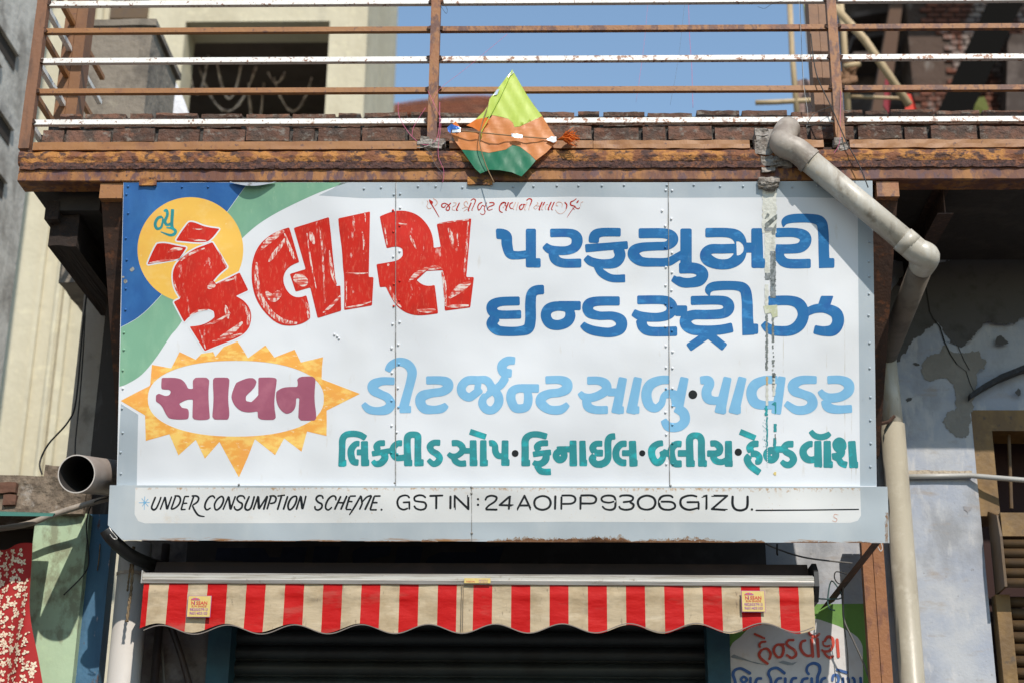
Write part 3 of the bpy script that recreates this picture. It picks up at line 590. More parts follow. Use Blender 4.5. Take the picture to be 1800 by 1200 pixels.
# ---- teal line
for c, sp_ in [
 ('G1', "80,520,92 86,300,86 92,160,90 140,100,84 230,86,84 320,100,82 398,145,78|95,470,86 144,470,86"),
 ('G1', "316,215,72 262,222,78 208,290,92 205,370,92 235,450,88 304,466,84|278,330,78 360,330,78|380,182,94 385,512,98|392,466,86 444,466,86"),
 ('G1', "652,208,78 575,214,82 540,255,88 565,305,84|478,350,72 600,330,74 730,308,74|630,335,90 650,400,96 600,468,92 530,482,78 488,440,56"),
 ('G1', "878,210,82 815,214,80 762,265,88 758,340,92 795,398,86 860,404,82 940,390,82|955,512,106 945,300,94 945,150,94 972,108,92 1025,96,84 1078,112,92 1086,160,92 1084,300,90 1086,514,98|960,470,86 1012,470,86|1100,466,92 1162,466,92"),
 ('G1', "1381,205,82 1295,205,82 1245,250,90 1268,310,84 1335,352,88 1372,405,88 1345,462,88 1285,482,76 1220,425,60"),
 ('G1', "1530,210,82 1610,210,82 1668,255,88 1668,318,84 1605,372,74 1535,382,76 1482,345,56|1560,395,84 1580,445,84 1640,478,80 1722,474,84|1690,310,74 1790,310,74|G2: 40,310,74 70,310,74|G2: 88,170,90 91,512,100|G2: 100,470,84 146,470,84"),
 ('G2', "222,170,86 222,514,94|230,470,84 284,470,84"),
 ('G2', "* r0.08 45,58,80 258,128,76"),
 ('G2', "297,212,80 345,211,82 376,250,84 382,320,86 415,372,82 475,382,78|510,172,90 505,508,98|515,465,88 569,465,88"),
 ('G2', "772,514,100 774,300,98 778,165,98 840,103,84 940,94,84 1062,124,82|790,470,86 840,470,86"),
 ('G2', "1077,208,78 980,214,80 932,255,88 955,308,84|875,358,76 1000,340,74 1116,330,76|1050,345,92 1045,420,98 995,472,90 930,482,80 878,458,64|r0.1 920,500,70 975,572,86 1040,588,86 1114,586,88"),
 ('G2', "o 1235,315,88 1190,340,90 1182,385,90 1215,425,92 1258,422,92 1288,385,88 1280,335,88|1200,300,96 1240,290,82 1380,289,82|1405,174,92 1408,514,102|1420,470,86 1460,470,86"),
 ('G2', "1528,176,84 1536,512,96|1545,470,86 1592,470,86"),
 ('G2', "1792,216,78 1705,220,82 1664,270,92 1690,330,84|G3: -40,338,90 76,340,92|1690,372,84 1656,420,92 1705,482,92 1800,490,88|G3: 0,488,86 90,470,96 140,400,92 140,200,92 168,132,88 238,118,86"),
 ('G3', "388,216,82 310,225,88 250,300,92 252,400,92 310,460,92 384,468,90|325,340,80 440,340,80|462,178,96 475,518,104|485,470,86 532,470,86"),
 ('G3', "868,208,76 790,222,86 725,280,98 718,360,94 752,440,92 800,466,92 852,425,88 868,365,80 848,310,74|860,325,90 950,352,82|1112,222,86 1035,224,88 978,290,96 982,390,98 1022,474,96 1114,480,92"),
 ('G3', "1060,343,88 1190,343,88|1222,522,106 1218,300,98 1217,165,98 1248,120,92 1295,108,84 1345,122,92 1372,175,92 1372,300,94 1380,518,104|1235,478,88 1286,478,88|1395,478,88 1446,478,88"),
 ('G3', "1488,215,82 1560,215,86 1612,262,92 1608,322,90 1560,345,86 1446,345,86|1520,375,86 1560,440,86 1640,458,80 1720,425,86|1728,178,92 1732,520,104|1740,478,88 1786,478,88"),
 ('G4', "* r0.08 155,58,80 360,143,76"),
 ('G4', "402,218,84 330,222,88 284,268,94 305,325,90|295,348,92 370,352,86 412,398,86 400,450,84 355,458,58|285,372,92 250,420,94 282,492,92 345,550,90 418,600,88"),
 ('G4', "o 568,305,96 520,330,98 510,375,98 545,422,98 590,422,98 626,380,96 616,325,94|600,290,84 720,292,88|862,222,88 780,226,88 738,270,90 765,322,92 835,362,94 862,430,94 815,490,90 755,490,82 700,445,60"),
 ('G4', "1115,220,82 1060,226,86 998,280,98 990,350,98 1030,412,98 1090,430,90 1160,418,90|1182,178,94 1188,525,108|1200,486,90 1239,486,90"),
 ('G4', "1305,178,96 1310,534,110|1325,492,90 1381,492,90"),
 ('G4', "1085,48,66 1140,108,78 1215,130,82 1290,115,82 1345,78,62"),
 ('G4', "o 1462,178,92 1420,215,94 1432,270,90 1475,300,88 1512,262,94 1505,205,94|1500,300,96 1478,365,92 1368,386,86|1400,388,86 1452,415,84 1495,475,86 1568,498,90"),
 ('G4', "1628,180,100 1652,536,112|1665,496,88 1714,496,88")]:
    _k[0] += 1; L_(c, sp_, TEAL)
# bullets
for c, sp_ in [('R7', ". 592,310,58"), ('G2', ". 642,345,90"), ('G3', ". 592,342,80"), ('G4', ". 133,328,96")]:
    L_(c, sp_, INK, name='bullet', step=.4)
# ---- lower band lettering
for c, sp_ in [
 ('E1', "252,90,24 215,180,24 200,235,24 225,262,26 262,240,24 300,160,22 325,90,20"), ('E1', "312,262,20 378,90,22|* 376,90,26 402,258,30|405,258,24 465,85,20"),
 ('E1', "455,255,22 515,88,24|498,80,20 560,84,24 580,130,26 560,190,24 510,238,22 455,256,22"), ('E1', "637,85,22 588,260,24|632,84,20 695,87,20|610,177,20 672,175,20|582,260,20 650,256,20"),
 ('E1', "755,85,24 692,262,22|725,80,20 790,80,24 820,110,26 800,160,24 740,200,20|735,200,20 770,275,26 820,335,24 900,352,14"),
 ('E1', "1035,115,22 1010,80,22 960,95,24 915,160,26 902,225,26 928,262,22 980,235,20"), ('E1', "o 1125,85,22 1070,118,24 1030,190,24 1040,256,22 1075,256,24 1122,205,26 1148,130,26"),
 ('E1', "1140,262,22 1215,82,22|* 1215,85,28 1240,258,34|1240,262,24 1305,80,22"), ('E1', "1430,125,20 1410,84,22 1355,80,24 1325,115,24 1350,155,24 1392,182,26 1385,235,26 1335,265,24 1298,248,22 1288,212,22"),
 ('E1', "1490,80,24 1445,180,28 1432,240,28 1465,265,24 1512,228,26 1555,80,26"), ('E1', "1540,262,24 1605,78,24|* 1605,82,32 1614,250,36|1612,255,24 1725,78,22|1728,78,26 1675,262,28"),
 ('E2', "125,80,26 70,258,24|100,82,20 165,80,24 190,115,26 170,165,24 110,180,22"), ('E2', "205,82,20 310,68,20|262,80,26 208,265,26"), ('E2', "345,80,26 285,262,26"),
 ('E2', "o 445,82,22 390,110,26 350,190,28 358,256,24 395,250,24 440,190,26 463,115,26"), ('E2', "455,262,26 515,75,22|* 515,80,34 538,256,34|542,255,22 585,75,24"),
 ('E2', "812,120,22 795,80,22 745,80,26 718,120,26 745,160,26 792,187,26 790,235,26 745,264,24 707,250,22 702,210,22"), ('E2', "978,140,20 975,95,24 940,78,22 890,110,26 850,180,26 845,240,24 880,264,22 928,225,20"),
 ('E2', "1045,80,26 960,262,26|1125,75,26 1042,262,26|1000,167,22 1090,170,22"), ('E2', "1160,85,28 1110,255,26|1160,82,20 1245,80,22|1150,152,20 1200,155,22|1108,258,20 1185,258,20"),
 ('E2', "1155,332,16 1230,215,26 1310,72,22|* 1310,75,28 1325,180,24 1290,262,24|1320,165,20 1385,95,22 1450,72,22|1450,75,26 1360,265,28"), ('E2', "1485,85,26 1430,260,26|1480,82,22 1570,80,22|1465,168,22 1530,168,24|1425,262,22 1520,262,24|. 1580,260,28"),
 ('E3', "225,110,24 200,78,22 150,72,24 90,98,26 64,160,28 85,230,26 145,260,24 205,240,24|135,165,24 235,160,24|222,165,26 222,260,24"),
 ('E3', "440,105,24 400,75,24 340,72,26 290,98,26 298,142,24 360,155,24 420,165,26 443,200,28 428,245,26 375,262,24 312,245,24 283,205,24"), ('E3', "485,80,28 670,73,24|578,80,30 576,255,28"),
 ('E3', "765,75,30 763,255,30"), ('E3', "* 820,255,28 820,78,26 1000,252,30 997,74,28"), ('E3', ". 1127,122,30|. 1127,196,32"),
 ('E3', "1222,140,24 1245,95,26 1300,76,26 1360,88,28 1372,118,28 1340,160,26 1270,205,24 1226,255,24|1225,258,26 1385,260,28"), ('E3', "* 1553,78,28 1412,200,26 1590,205,28|1548,75,28 1533,262,28"),
 ('E4', "* 65,265,24 165,78,28 250,260,28|90,205,26 220,205,28"), ('E4', "o 402,80,26 320,110,28 294,170,30 320,235,28 402,262,28 480,235,28 510,170,32 480,105,28"), ('E4', "572,72,32 567,262,28"),
 ('E4', "650,262,26 653,85,28|650,74,26 780,74,26 830,102,28 830,150,28 780,180,26 660,184,26"), ('E4', "902,262,26 905,85,32|900,74,28 1050,73,28 1105,105,30 1100,155,28 1050,178,26 910,178,30"),
 ('E4', "1350,150,22 1280,168,24 1200,152,26 1180,112,26 1220,80,26 1300,74,28 1350,95,28 1363,150,30 1358,230,30 1310,262,28 1232,252,24 1188,212,24"),
 ('E4', "1415,95,26 1450,74,26 1550,74,28 1596,102,28 1570,145,26 1460,162,26|1550,160,26 1603,195,30 1580,245,28 1500,262,28 1432,245,26 1410,210,24"),
 ('E5', "o 200,75,28 115,105,30 84,165,32 115,235,28 200,260,26 285,235,30 316,165,32 285,100,30"), ('E5', "550,105,26 510,76,26 420,80,28 372,120,32 367,200,32 410,250,28 500,262,26 568,235,28 570,190,28 520,158,26 385,155,26"),
 ('E5', "868,90,26 800,73,26 720,82,28 655,120,30 648,190,32 690,242,30 770,262,28 875,238,24|725,162,28 895,160,26|886,165,28 884,262,28"), ('E5', "* 930,92,24 990,74,26 988,262,30"),
 ('E5', "* 1062,77,28 1262,78,26 1060,252,28 1260,265,28"), ('E5', "1335,75,32 1333,190,34 1368,252,30 1440,270,30 1510,245,30 1530,190,34 1530,75,32|. 1588,258,32"),
 ('P', "1328,896,2.6 1420,895.4,2.2 1510,894.2,2.2")]:
    LB(c, sp_, step=.3)
LB('E1', "110,85,9 102,265,7|32,170,9 175,165,9|68,112,8 155,218,8|155,118,8 74,216,8|. 105,168,34", SKYB, name='asterisk', step=.3)
LB('P', "1474,904,1.2 1467,903,1.2 1466,908,1.3 1471,911,1.3 1469,916,1.3 1463,914,1.2", SFADE, name='signature', step=.3)
# ---- top red script, partly faded
for c, m_, sp_ in [
 ('T1', 'f', "125,95,15 150,140,15 125,215,15 165,268,15 228,242,15|255,50,15 330,100,17 340,160,17 290,212,12"), ('T1', 'r', "# 165,62 262,125 238,180 185,160|215,160,24 300,300,20 385,450,12"),
 ('T1', 'r', "500,150,22 445,172,24 440,225,26 490,240,22 522,195,20|500,150,22 570,188,24 602,240,26 590,295,24 545,300,24 530,265,20 575,205,22 632,145,24"),
 ('T1', 'f', "680,140,14 742,148,16 722,200,14 665,230,12 665,290,12 720,300,12"), ('T1', 'r', "815,140,24 748,288,26 785,300,16"),
 ('T1', 'f', "990,170,16 960,110,18 912,150,18 920,200,18 980,240,18 1030,245,14|870,265,12 960,225,12|900,320,12 985,265,14"), ('T1', 'r', "1060,140,26 998,298,28 1022,310,16|1050,100,16 1100,62,22 1150,90,24 1115,200,18 1070,295,16 1088,310,14"),
 ('T1', 'r', "1295,132,20 1232,160,24 1198,230,24 1218,298,20 1262,258,18 1292,200,18 1342,218,18|1385,135,16 1335,270,16 1352,320,20 1338,375,16 1290,393,14 1250,362,12"),
 ('T1', 'r', "1440,140,22 1530,143,24 1532,188,24 1432,230,20 1405,280,18 1440,300,16 1512,275,12"), ('T1', 'r', "1785,165,20 1765,138,22 1705,160,24 1658,225,24 1662,315,22 1725,350,16"),
 ('T2', 'r', "0,165,20 60,132,20 108,150,22 90,200,18 135,212,18|168,130,28 108,288,28 132,302,14"), ('T2', 'f', "50,225,24 70,250,24"),
 ('T2', 'r', "260,135,20 205,165,24 190,222,22 222,266,18 262,258,14"), ('T2', 'f', "320,130,18 262,255,15 285,290,12|375,135,16 330,290,11 350,296,10"),
 ('T2', 'r', "525,182,20 450,178,24 400,225,26 412,285,24 452,275,22 492,210,20 472,175,18|545,95,22 600,56,22 656,80,26 640,150,22 612,220,14"), ('T2', 'f', "560,130,18 502,280,12 532,295,11|612,220,14 590,290,12 604,296,11"),
 ('T2', 'f', "765,130,12 790,160,14 740,200,12 700,240,12 735,275,12 780,240,10|740,205,12 830,210,14|890,200,16 862,284,12 900,290,12"), ('T2', 'r', "878,125,28 812,284,28 836,290,14|930,125,28 892,200,24"),
 ('T2', 'f', "1000,175,14 960,190,14 940,250,15 960,290,12"), ('T2', 'r', "1070,125,26 1002,280,26 1028,290,14|1135,125,24 1072,268,20 1102,295,14"),
 ('T2', 'f', "1215,205,14 1170,200,16 1190,140,14 1240,125,14 1300,160,12 1290,240,9|1155,290,10 1200,350,10 1270,375,10 1340,340,10 1378,290,12"), ('T2', 'r', "1350,130,26 1396,190,28 1380,280,18"),
 ('T2', 'r', "1600,55,18 1540,100,18 1482,130,28 1482,190,28 1560,215,24 1590,250,18 1640,270,18 1670,240,18|# 1652,78 1645,130 1600,158 1598,122|1570,220,16 1510,290,12 1440,390,12 1400,455,6|1512,245,12 1560,292,12"), ('T2', 'f', "1690,220,8 1690,150,8 1742,120,16")]:
    L_(c, sp_, SRED if m_ == 'r' else SFADE, step=.25, capr=.4)

# seams: thin folded strips that stand over the paint
def strip(name, x0, y0, x1, y1, wpx, h0, h1, m, f=lay):
    b = MB(); q = []
    for (x, y) in ((x0 - wpx / 2, y0), (x0 + wpx / 2, y0), (x1 + wpx / 2, y1), (x1 - wpx / 2, y1)):
        u, v, _ = f(0)(x, y); q.append((u, v))
    base = f(0)(x0, y0)[2]
    return fixn(b.hexa([(u, v, base + h0) for u, v in q] + [(u, v, base + h1) for u, v in q]).obj(name, m, sign, rel=False))
SEAM = mat('seam_edge', (.26, .25, .23), .6, layers=[((.55, .55, .55), 30, .5, .6, .7, 5), ((.30, .17, .07), (30, 30, 12), .60, .68, .8, 5)])
strip('seam', 695.9, 321.5, 695.4, 852, .9, .0, .0042, SEAM); strip('seam', 1174.9, 321.5, 1177.2, 852, .9, 0, .0042, SEAM)
strip('seam', 829.1, 853.6, 829.2, 950.4, 1.0, -.002, .0018, SEAM, layb)
strip('sheet_edge', 211, 322, 202, 852, 1.6, -.02, .003, SEAM) if False else None
STAIN = mat('seam_stain', (.73, .745, .775), layers=[((.50, .46, .38), (40, 40, 2.2), .47, .66, .75, 7), ((.42, .31, .17), (60, 60, 10), .64, .72, .7, 7)], **GLOSS)
_rs = random.Random(3)
for (xa, xb, y0, y1) in ((693.2, 695.3, 520, 850), (697, 698.6, 380, 560), (1172.5, 1174.3, 350, 520), (1175.8, 1178.2, 500, 850), (1179, 1181, 640, 800), (1418, 1420, 470, 600), (1452, 1454.5, 610, 850), (1484, 1486, 560, 848), (1496, 1498, 700, 850), (1376, 1378, 560, 760), (1503, 1506, 760, 850)):
    l = []; rr2 = []
    for i in range(19):
        y = y0 + (y1 - y0) * i / 18; ww = .25 + .75 * math.sin(math.pi * i / 18); m_ = (xa + xb) / 2; l.append((m_ - (m_ - xa) * ww * _rs.uniform(.5, 1.2), y)); rr2.append((m_ + (xb - m_) * ww * _rs.uniform(.5, 1.2), y))
    paint_mesh('water_stain', [l + rr2[::-1]], lay(E * .6), STAIN, sign)
RSTA = mat('edge_rust_soft', (.33, .30, .27), rough=.6, layers=[((.40, .45, .49), (90, 90, 60), .50, .60, .9, 6), ((.24, .13, .06), (50, 50, 40), .48, .60, .9, 7)])
RSTB = mat('edge_rust_dark', (.17, .075, .03), rough=.8, layers=[((.09, .035, .018), 60, .5, .62, .8, 7), ((.34, .27, .21), 90, .60, .68, .8, 6)])
_rs = random.Random(8)
for (xa, xb, hmax) in ((855, 1105, 13), (1015, 1110, 19), (1108, 1290, 12), (1035, 1070, 17), (740, 770, 6), (1290, 1345, 8), (1390, 1470, 5), (640, 720, 3), (560, 600, 3), (300, 350, 3), (380, 520, 2.5), (1490, 1530, 4)):
    for m_, k_, hh_ in ((RSTA, 1.0, 1.0), (RSTB, .52, 1.5)):
        n_ = int((xb - xa) / 1.6); top = []; bot = []
        for i in range(n_ + 1):
            x = xa + (xb - xa) * i / n_; t_ = math.sin(math.pi * i / n_) ** .5; yb_ = 949.6 + (x - 215) * .0027
            h_ = hmax * k_ * t_ * (.30 + .45 * abs(noise.noise(Vector((x * .06, k_, 0)))) * 2 + .35 * _rs.random())
            top.append((x, yb_ - max(h_, .4))); bot.append((x, yb_ + .2))
        paint_mesh('rust_stain', [top + bot[::-1]], layb(E * hh_), m_, sign)
for (xa, xb, ya, yb2) in ((1556, 1561.5, 900, 953), (190.6, 193, 855, 925)):
    l = [(xa + _rs.uniform(-1.2, 1.6), ya + (yb2 - ya) * i / 16) for i in range(17)] ; rr2 = [(xb, ya + (yb2 - ya) * i / 16) for i in range(17)]
    if xa > 1000: paint_mesh('rust_stain', [l + rr2[::-1]], layb(E), RSTA, sign)
# rivets
dome = MB(); rn = 9; vs = [(0, 0, .0032)]; fs = []
for j, (rr_, hh) in enumerate(((.0032, .0026), (.0052, .0006), (.0054, -.002))):
    vs += [(rr_ * math.cos(2 * math.pi * k / rn), rr_ * math.sin(2 * math.pi * k / rn), hh) for k in range(rn)]
fs += [(0, 1 + k, 1 + (k + 1) % rn) for k in range(rn)]
for j in range(2):
    fs += [(1 + j * rn + k, 1 + (j + 1) * rn + k, 1 + (j + 1) * rn + (k + 1) % rn, 1 + j * rn + (k + 1) % rn) for k in range(rn)]
dme = {}
def rivet(px, py, m, f=lay):
    if m.name not in dme:
        me = D.meshes.new('rivet'); me.from_pydata(vs, [], fs); me.materials.append(m); me.polygons.foreach_set('use_smooth', [True] * len(fs)); me.update(); dme[m.name] = me
    o = D.objects.new('rivet', dme[m.name]); COL.objects.link(o); o.parent = sign; o.location = f(.0024)(px, py)
RIVS = {'R1': "95,68b 268,72b 450,72b 622,72b 978,75n 84,120b 95,245b 80,410b 86,552b 80,742b 78,880b 68,1030n 68,1140n",
        'R5': "72,100n 66,246n 66,376w 60,520g 65,695g 50,835g 52,988g", 'P': "735,328g 766,328g 813,330g 864,327g 902,329g 938,328g 979,327g 1017,327g 1058,327g 1097,326g 640,332g 670,330g",
        'R4': "45,58g 217,57g 385,65g 532,65g 845,70g 1005,62g 1337,420g 1335,545g 1337,640g 1337,752g 1335,890g 1340,1065g 38,90w 78,92w 14,220w 73,272w 34,318w",
        'R7': "1758,138g 1763,328g 1762,480g 1765,632g 1763,785g 415,133w 458,30w 458,137w 415,272s 458,270w 458,385s 412,427w 458,508s 417,573w 458,630t 418,768w 460,768t",
        'R2': "1125,10g 1172,5g 1118,130r 1172,110w 1168,245r 1122,290r 1168,438w 1120,478w 1168,660r 1125,685r 1163,808r 1123,850r 1115,985w 1168,970w 1108,1160w 1158,1138w",
        'R6': "268,8w 318,115s 270,175w 312,280w 268,365s 315,410s 268,538w 303,582w", 'G1': "733,335t 815,355t",
        'R3': "1295,125w 1318,232w 1318,382u 1322,520w 1320,648w 1320,778u 1320,935w 1322,1072w 1360,182w 1365,420w 1365,557w 1362,682w 1362,800u 1365,965u 1370,1112w"}
MM = {'b': BLUEBG, 'g': PG, 'w': PW, 'n': GREENBG, 'r': RED, 's': SKYB, 't': TEAL, 'u': BLU}
for c, s_ in RIVS.items():
    ox, oy, sc = CR[c]
    for t in s_.split():
        x, y = t[:-1].split(','); rivet(ox + float(x) / sc, oy + float(y) / sc, MM[t[-1]])
for x, y in ((829, 855), (829, 866), (829.5, 936), (420, 851), (694, 848), (1179, 852)): rivet(x, y, SEAM, layb)

# torn vertical streak of scraped paint and film
def jag(x0, x1, y0, y1, n, amp, seed, m, h, name='torn_film', f=lay):
    rnd = random.Random(seed); l = []; r = []
    for i in range(n + 1):
        y = y0 + (y1 - y0) * i / n; t = 1 if 0 < i < n else .3
        l.append((x0 + rnd.uniform(-amp, amp) * t, y)); r.append((x1 + rnd.uniform(-amp, amp) * t, y))
    return paint_mesh(name, [l + r[::-1]], f(h), m, sign)
S0 = H + .0005
jag(1340, 1365, 326, 410, 16, 1.2, 1, SILICON, S0)
jag(1344, 1363, 400, 446, 10, 1.0, 2, SILICON, S0)
area('scrape', [(1344, 385), (1349, 374.5), (1353, 378), (1351, 382), (1344.5, 386)], SCRD, S0 + .0003)
area('scrape', [(1344, 394), (1362, 379), (1366, 377), (1366, 385), (1350, 400), (1345, 402)], SCRD, S0 + .0003)
area('scrape', [(1343, 400), (1363, 401), (1362, 406), (1346, 407)], SCRAPE, S0 + .0003)
area('scrape', [(1356, 408), (1361, 398), (1365, 392), (1364, 402), (1362, 413), (1357, 413)], SCRD, S0 + .0004)
jag(1354, 1363.5, 442, 524, 55, .8, 3, SCRAPE, S0 + .0004, 'scrape')
jag(1344.5, 1353, 446, 480, 8, .8, 4, SILICON, S0 + .0002)
jag(1344.5, 1353.5, 480, 492, 5, .8, 5, SCRAPE, S0 + .0003, 'scrape')
jag(1344.5, 1350.5, 500, 548, 12, 1.0, 6, SILICON, S0 + .0003)
FILM2 = mat('yellowed_film', (.52, .54, .36), .4, layers=[((.70, .70, .62), 40, .5, .62, .7, 5)])
area('torn_film', [(1342, 538), (1366, 536), (1367, 556), (1358, 559), (1355, 550), (1345, 552)], FILM2, S0 + .0006)
jag(1346, 1349.8, 552, 650, 70, 1.0, 7, SCRD, S0 + .0002, 'scrape')
jag(1357, 1360.5, 558, 600, 16, .9, 8, SCRD, S0 + .0002, 'scrape')
for q in range(14):
    y = 600 + q * 6 + random.uniform(-2, 2); jag(1357.5 + random.uniform(-1, 1), 1360 + random.uniform(-.5, 2), y, y + random.uniform(2, 5), 3, .5, 30 + q, SCRD, S0 + .0003, 'scrape')
area('scrape', [(1358, 659), (1361, 654), (1364, 657), (1363, 663), (1359, 662)], SCRD, S0 + .0003)
FTAN = mat('tan_scrape', (.52, .38, .19), .6); FYEL = mat('yellow_scrape', (.72, .56, .20), .6)
jag(1346.5, 1350, 661, 676, 5, .6, 9, FTAN, S0 + .0003, 'scrape')
jag(1346, 1350.5, 677, 712, 10, .7, 10, SILICON, S0 + .0003)
jag(1358, 1362.5, 664, 695, 10, .9, 11, SILICON, S0 + .0003)
area('scrape', [(1356, 710), (1362, 705), (1364.5, 707), (1364.5, 724), (1362, 728), (1362, 712)], TEAL, S0 + .0004)
jag(1345, 1349, 712, 730, 8, 1.6, 12, TEAL, S0 + .0004, 'scrape')
jag(1347, 1349.6, 732, 786, 22, .7, 13, TEAL, S0 + .0002, 'scrape')
jag(1360, 1365, 744, 758, 5, .7, 14, TEAL, S0 + .0003, 'scrape')
jag(1361.5, 1364, 762, 772, 4, .6, 15, SCRD, S0 + .0003, 'scrape')
jag(1359.5, 1364.5, 769, 786, 6, .8, 16, TEAL, S0 + .0003, 'scrape')
for q in range(12):
    y = 784 + q * 3.1; jag(1348 + random.uniform(-.3, .3), 1349.4, y, y + 1.7, 2, .3, 60 + q, PW, S0 + .0005, 'scrape')
area('scrape', [(1359, 831), (1362, 828), (1364.5, 829), (1364, 835), (1361, 834)], FYEL, S0 + .0003)
for q in range(20):
    x = random.uniform(1340, 1346); y = random.uniform(735, 790); area('scrape', [(x, y), (x + .7, y), (x + .7, y + random.uniform(1, 4)), (x, y + 2)], TEAL, S0)
# chipped spots on the blue corner, curled lip of sheet at the top, dent marks
CHIP = mat('bare_metal_chip', (.36, .36, .34), .5, metal=.3, layers=[((.16, .15, .13), 60, .5, .62, .8, 5)])
for cx_, cy_, r_ in ((232.5, 474, 5), (221, 495, 4.5), (217, 487, 2.5)):
    area('paint_chip', [(cx_ + r_ * random.uniform(.6, 1.2) * math.cos(a * .7), cy_ + r_ * random.uniform(.5, 1.0) * math.sin(a * .7)) for a in range(9)], CHIP, S0)
b = MB(); nn = 16
for i in range(nn + 1):
    t = i / nn; x = 405 + 80 * t; d = math.sin(math.pi * t)
    u, v = suv(x, 321.5); u2, v2 = suv(x, 321.5 + 8 * d); 
    b.v += [(u, v, .004), (u2, v2 + .004, .006 + .022 * d), (u2, v2, .010 + .024 * d)]
for i in range(nn):
    for k in range(2): b.f.append((i * 3 + k, i * 3 + k + 1, i * 3 + 4 + k, i * 3 + 3 + k)); b.mi.append(0)
b.obj('curled_sheet_lip', mat('lip_underside', (.30, .33, .36), .5, layers=[((.10, .09, .07), 24, .5, .62, .8, 6)]), sign, rel=False)
# small punched dent of bright metal
for x, y in ((588, 588), (593, 591), (596, 595)): rivet(x, y, PW)
# ------------------------------------------------------------------ street and setting
g = MB(); g.add([(-400, -400, 0), (400, -400, 0), (400, 400, 0), (-400, 400, 0)], [(0, 1, 2, 3)]); g.obj('street', ASPH, kind='structure')
WY = 0.80                                   # front plane of the shop wall
ZB = zat(318, -.19)                        # bottom of the balcony beam
ZS = ZB + .03                               # soffit
# ------------------------------------------------------------------ shop building
shop = thing('shop_building', 'shop front with pale blue peeling plaster wall behind the painted sign', 'building', (0, WY, 0))
XL = xat(128, 700, WY + .12); XR = xat(1709, 750, WY)
ZT = 7.5
xs0 = xat(365, 1150, WY); xs1 = xat(1283, 1150, WY); ztop = zat(1052, WY)      # shutter opening incl. jambs
MB().box(xs1, XR, WY, WY + .25, 0, ZS + .2).obj('right_wall', WALLB, shop)
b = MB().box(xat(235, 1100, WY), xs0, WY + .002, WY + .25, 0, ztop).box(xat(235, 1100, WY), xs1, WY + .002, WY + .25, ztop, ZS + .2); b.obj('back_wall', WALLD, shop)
b = MB(); b.box(XL, xat(235, 1100, WY), WY + .12, WY + .3, zat(905, WY + .1), ZS + .2); b.obj('left_wall', WALLG, shop)
# jambs and roller shutter
for a, c in ((365, 405), (1243, 1283)):
    MB().box(xat(a, 1150, WY), xat(c, 1150, WY), WY - .012, WY + .2, 0, ztop + .02).obj('door_jamb', BLUEJ, shop)
sh = MB().box(xat(405, 1150, WY), xat(1243, 1150, WY), WY + .14, WY + .17, 0, ztop).obj('roller_shutter', DARKST, shop)
x0, x1 = xat(404, 1150, WY) , xat(1244, 1150, WY); pit = .0735; sl = MB(); prof = []
for k in range(9):
    t = k / 8; prof.append((-.022 * math.sin(math.pi * t) ** .7, t * pit * .86))
prof += [(.006, pit * .88), (.006, pit)]
n = len(prof)
sl.v = [(x, y, z) for x in (x0, x1) for y, z in prof]; sl.f = [(k, k + 1, n + k + 1, n + k) for k in range(n - 1)]; sl.mi = [0] * (n - 1)
slm = None; zz = 0.0
zphase = zat(1188, WY + .14) % pit
while zz + pit + zphase < ztop + .05:
    if slm is None:
        o = sl.obj('slat', SLAT, sh, rel=False); slm = o.data
        for p in slm.polygons: p.use_smooth = True
    else: o = D.objects.new('slat', slm); COL.objects.link(o); o.parent = sh
    o.location = Vector((0, WY + .128, zz + zphase)) - world_loc(sh); zz += pit
# old fascia lettering in the shade above the awning
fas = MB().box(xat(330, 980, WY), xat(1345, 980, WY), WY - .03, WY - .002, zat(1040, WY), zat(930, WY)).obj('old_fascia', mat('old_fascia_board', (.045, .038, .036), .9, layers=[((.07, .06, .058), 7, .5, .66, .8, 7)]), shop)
def wpx(Y, off=0.0):
    def f(x, y):
        p = at(x, y, Y - off); return p - world_loc(shop)
    return f
PN = Vector((0, -1, 0))
CRW = CR['W1']
for c, pl in (('W1', [(790, 125), (1110, 125), (1150, 190), (1225, 190), (1240, 120), (1410, 120), (1380, 250), (960, 250), (965, 215), (775, 210)]), ('W1', [(1460, 115), (1635, 115), (1605, 250), (1440, 250)]),
              ('W2', [(0, 150), (60, 115), (270, 115), (250, 180), (130, 200), (100, 250), (0, 250)]), ('W2', [(310, 115), (485, 115), (455, 250), (285, 250)]), ('W2', [(850, 115), (1040, 115), (1000, 250), (490, 250), (520, 190), (600, 155), (850, 155)])):
    ox, oy, s = CR[c]
    paint_mesh('old_letter', [[(ox + x / s, oy + y / s) for x, y in pl]], wpx(WY - .03, .002), OLDNAVY, shop)
# mural on the wall at the right
def ragged(p, amp=3.2, step=1.5):
    q = []; n = len(p)
    for i in range(n):
        (ax, ay), (bx, by) = p[i], p[(i + 1) % n]; L = math.hypot(bx - ax, by - ay); k = max(1, int(L / step))
        for j in range(k):
            t = j / k; x = ax + (bx - ax) * t; y = ay + (by - ay) * t
            d = (noise.noise(Vector((x * .09, y * .09, 1))) * 1.6 + noise.noise(Vector((x * .3, y * .3, 2))) * .8 + noise.noise(Vector((x * .9, y * .9, 3))) * .35) * amp
            d2 = (noise.noise(Vector((x * .09, y * .09, 11))) * 1.6 + noise.noise(Vector((x * .3, y * .3, 12))) * .8 + noise.noise(Vector((x * .9, y * .9, 13))) * .35) * amp
            q.append((x + d, y + d2))
    return q
def wall_area(name, pts, m, off, Y=WY, parent=shop, sm=0):
    p = chaikin(pts, sm) if sm else pts
    if name == 'bare_and_shade_patch': p = ragged(p)
    return paint_mesh(name, [p], wpx(Y, off), m, parent)
wall_area('mural_ground', [(1284, 1062), (1532, 1060), (1540, 1420), (1278, 1420)], MGREEN, .002)
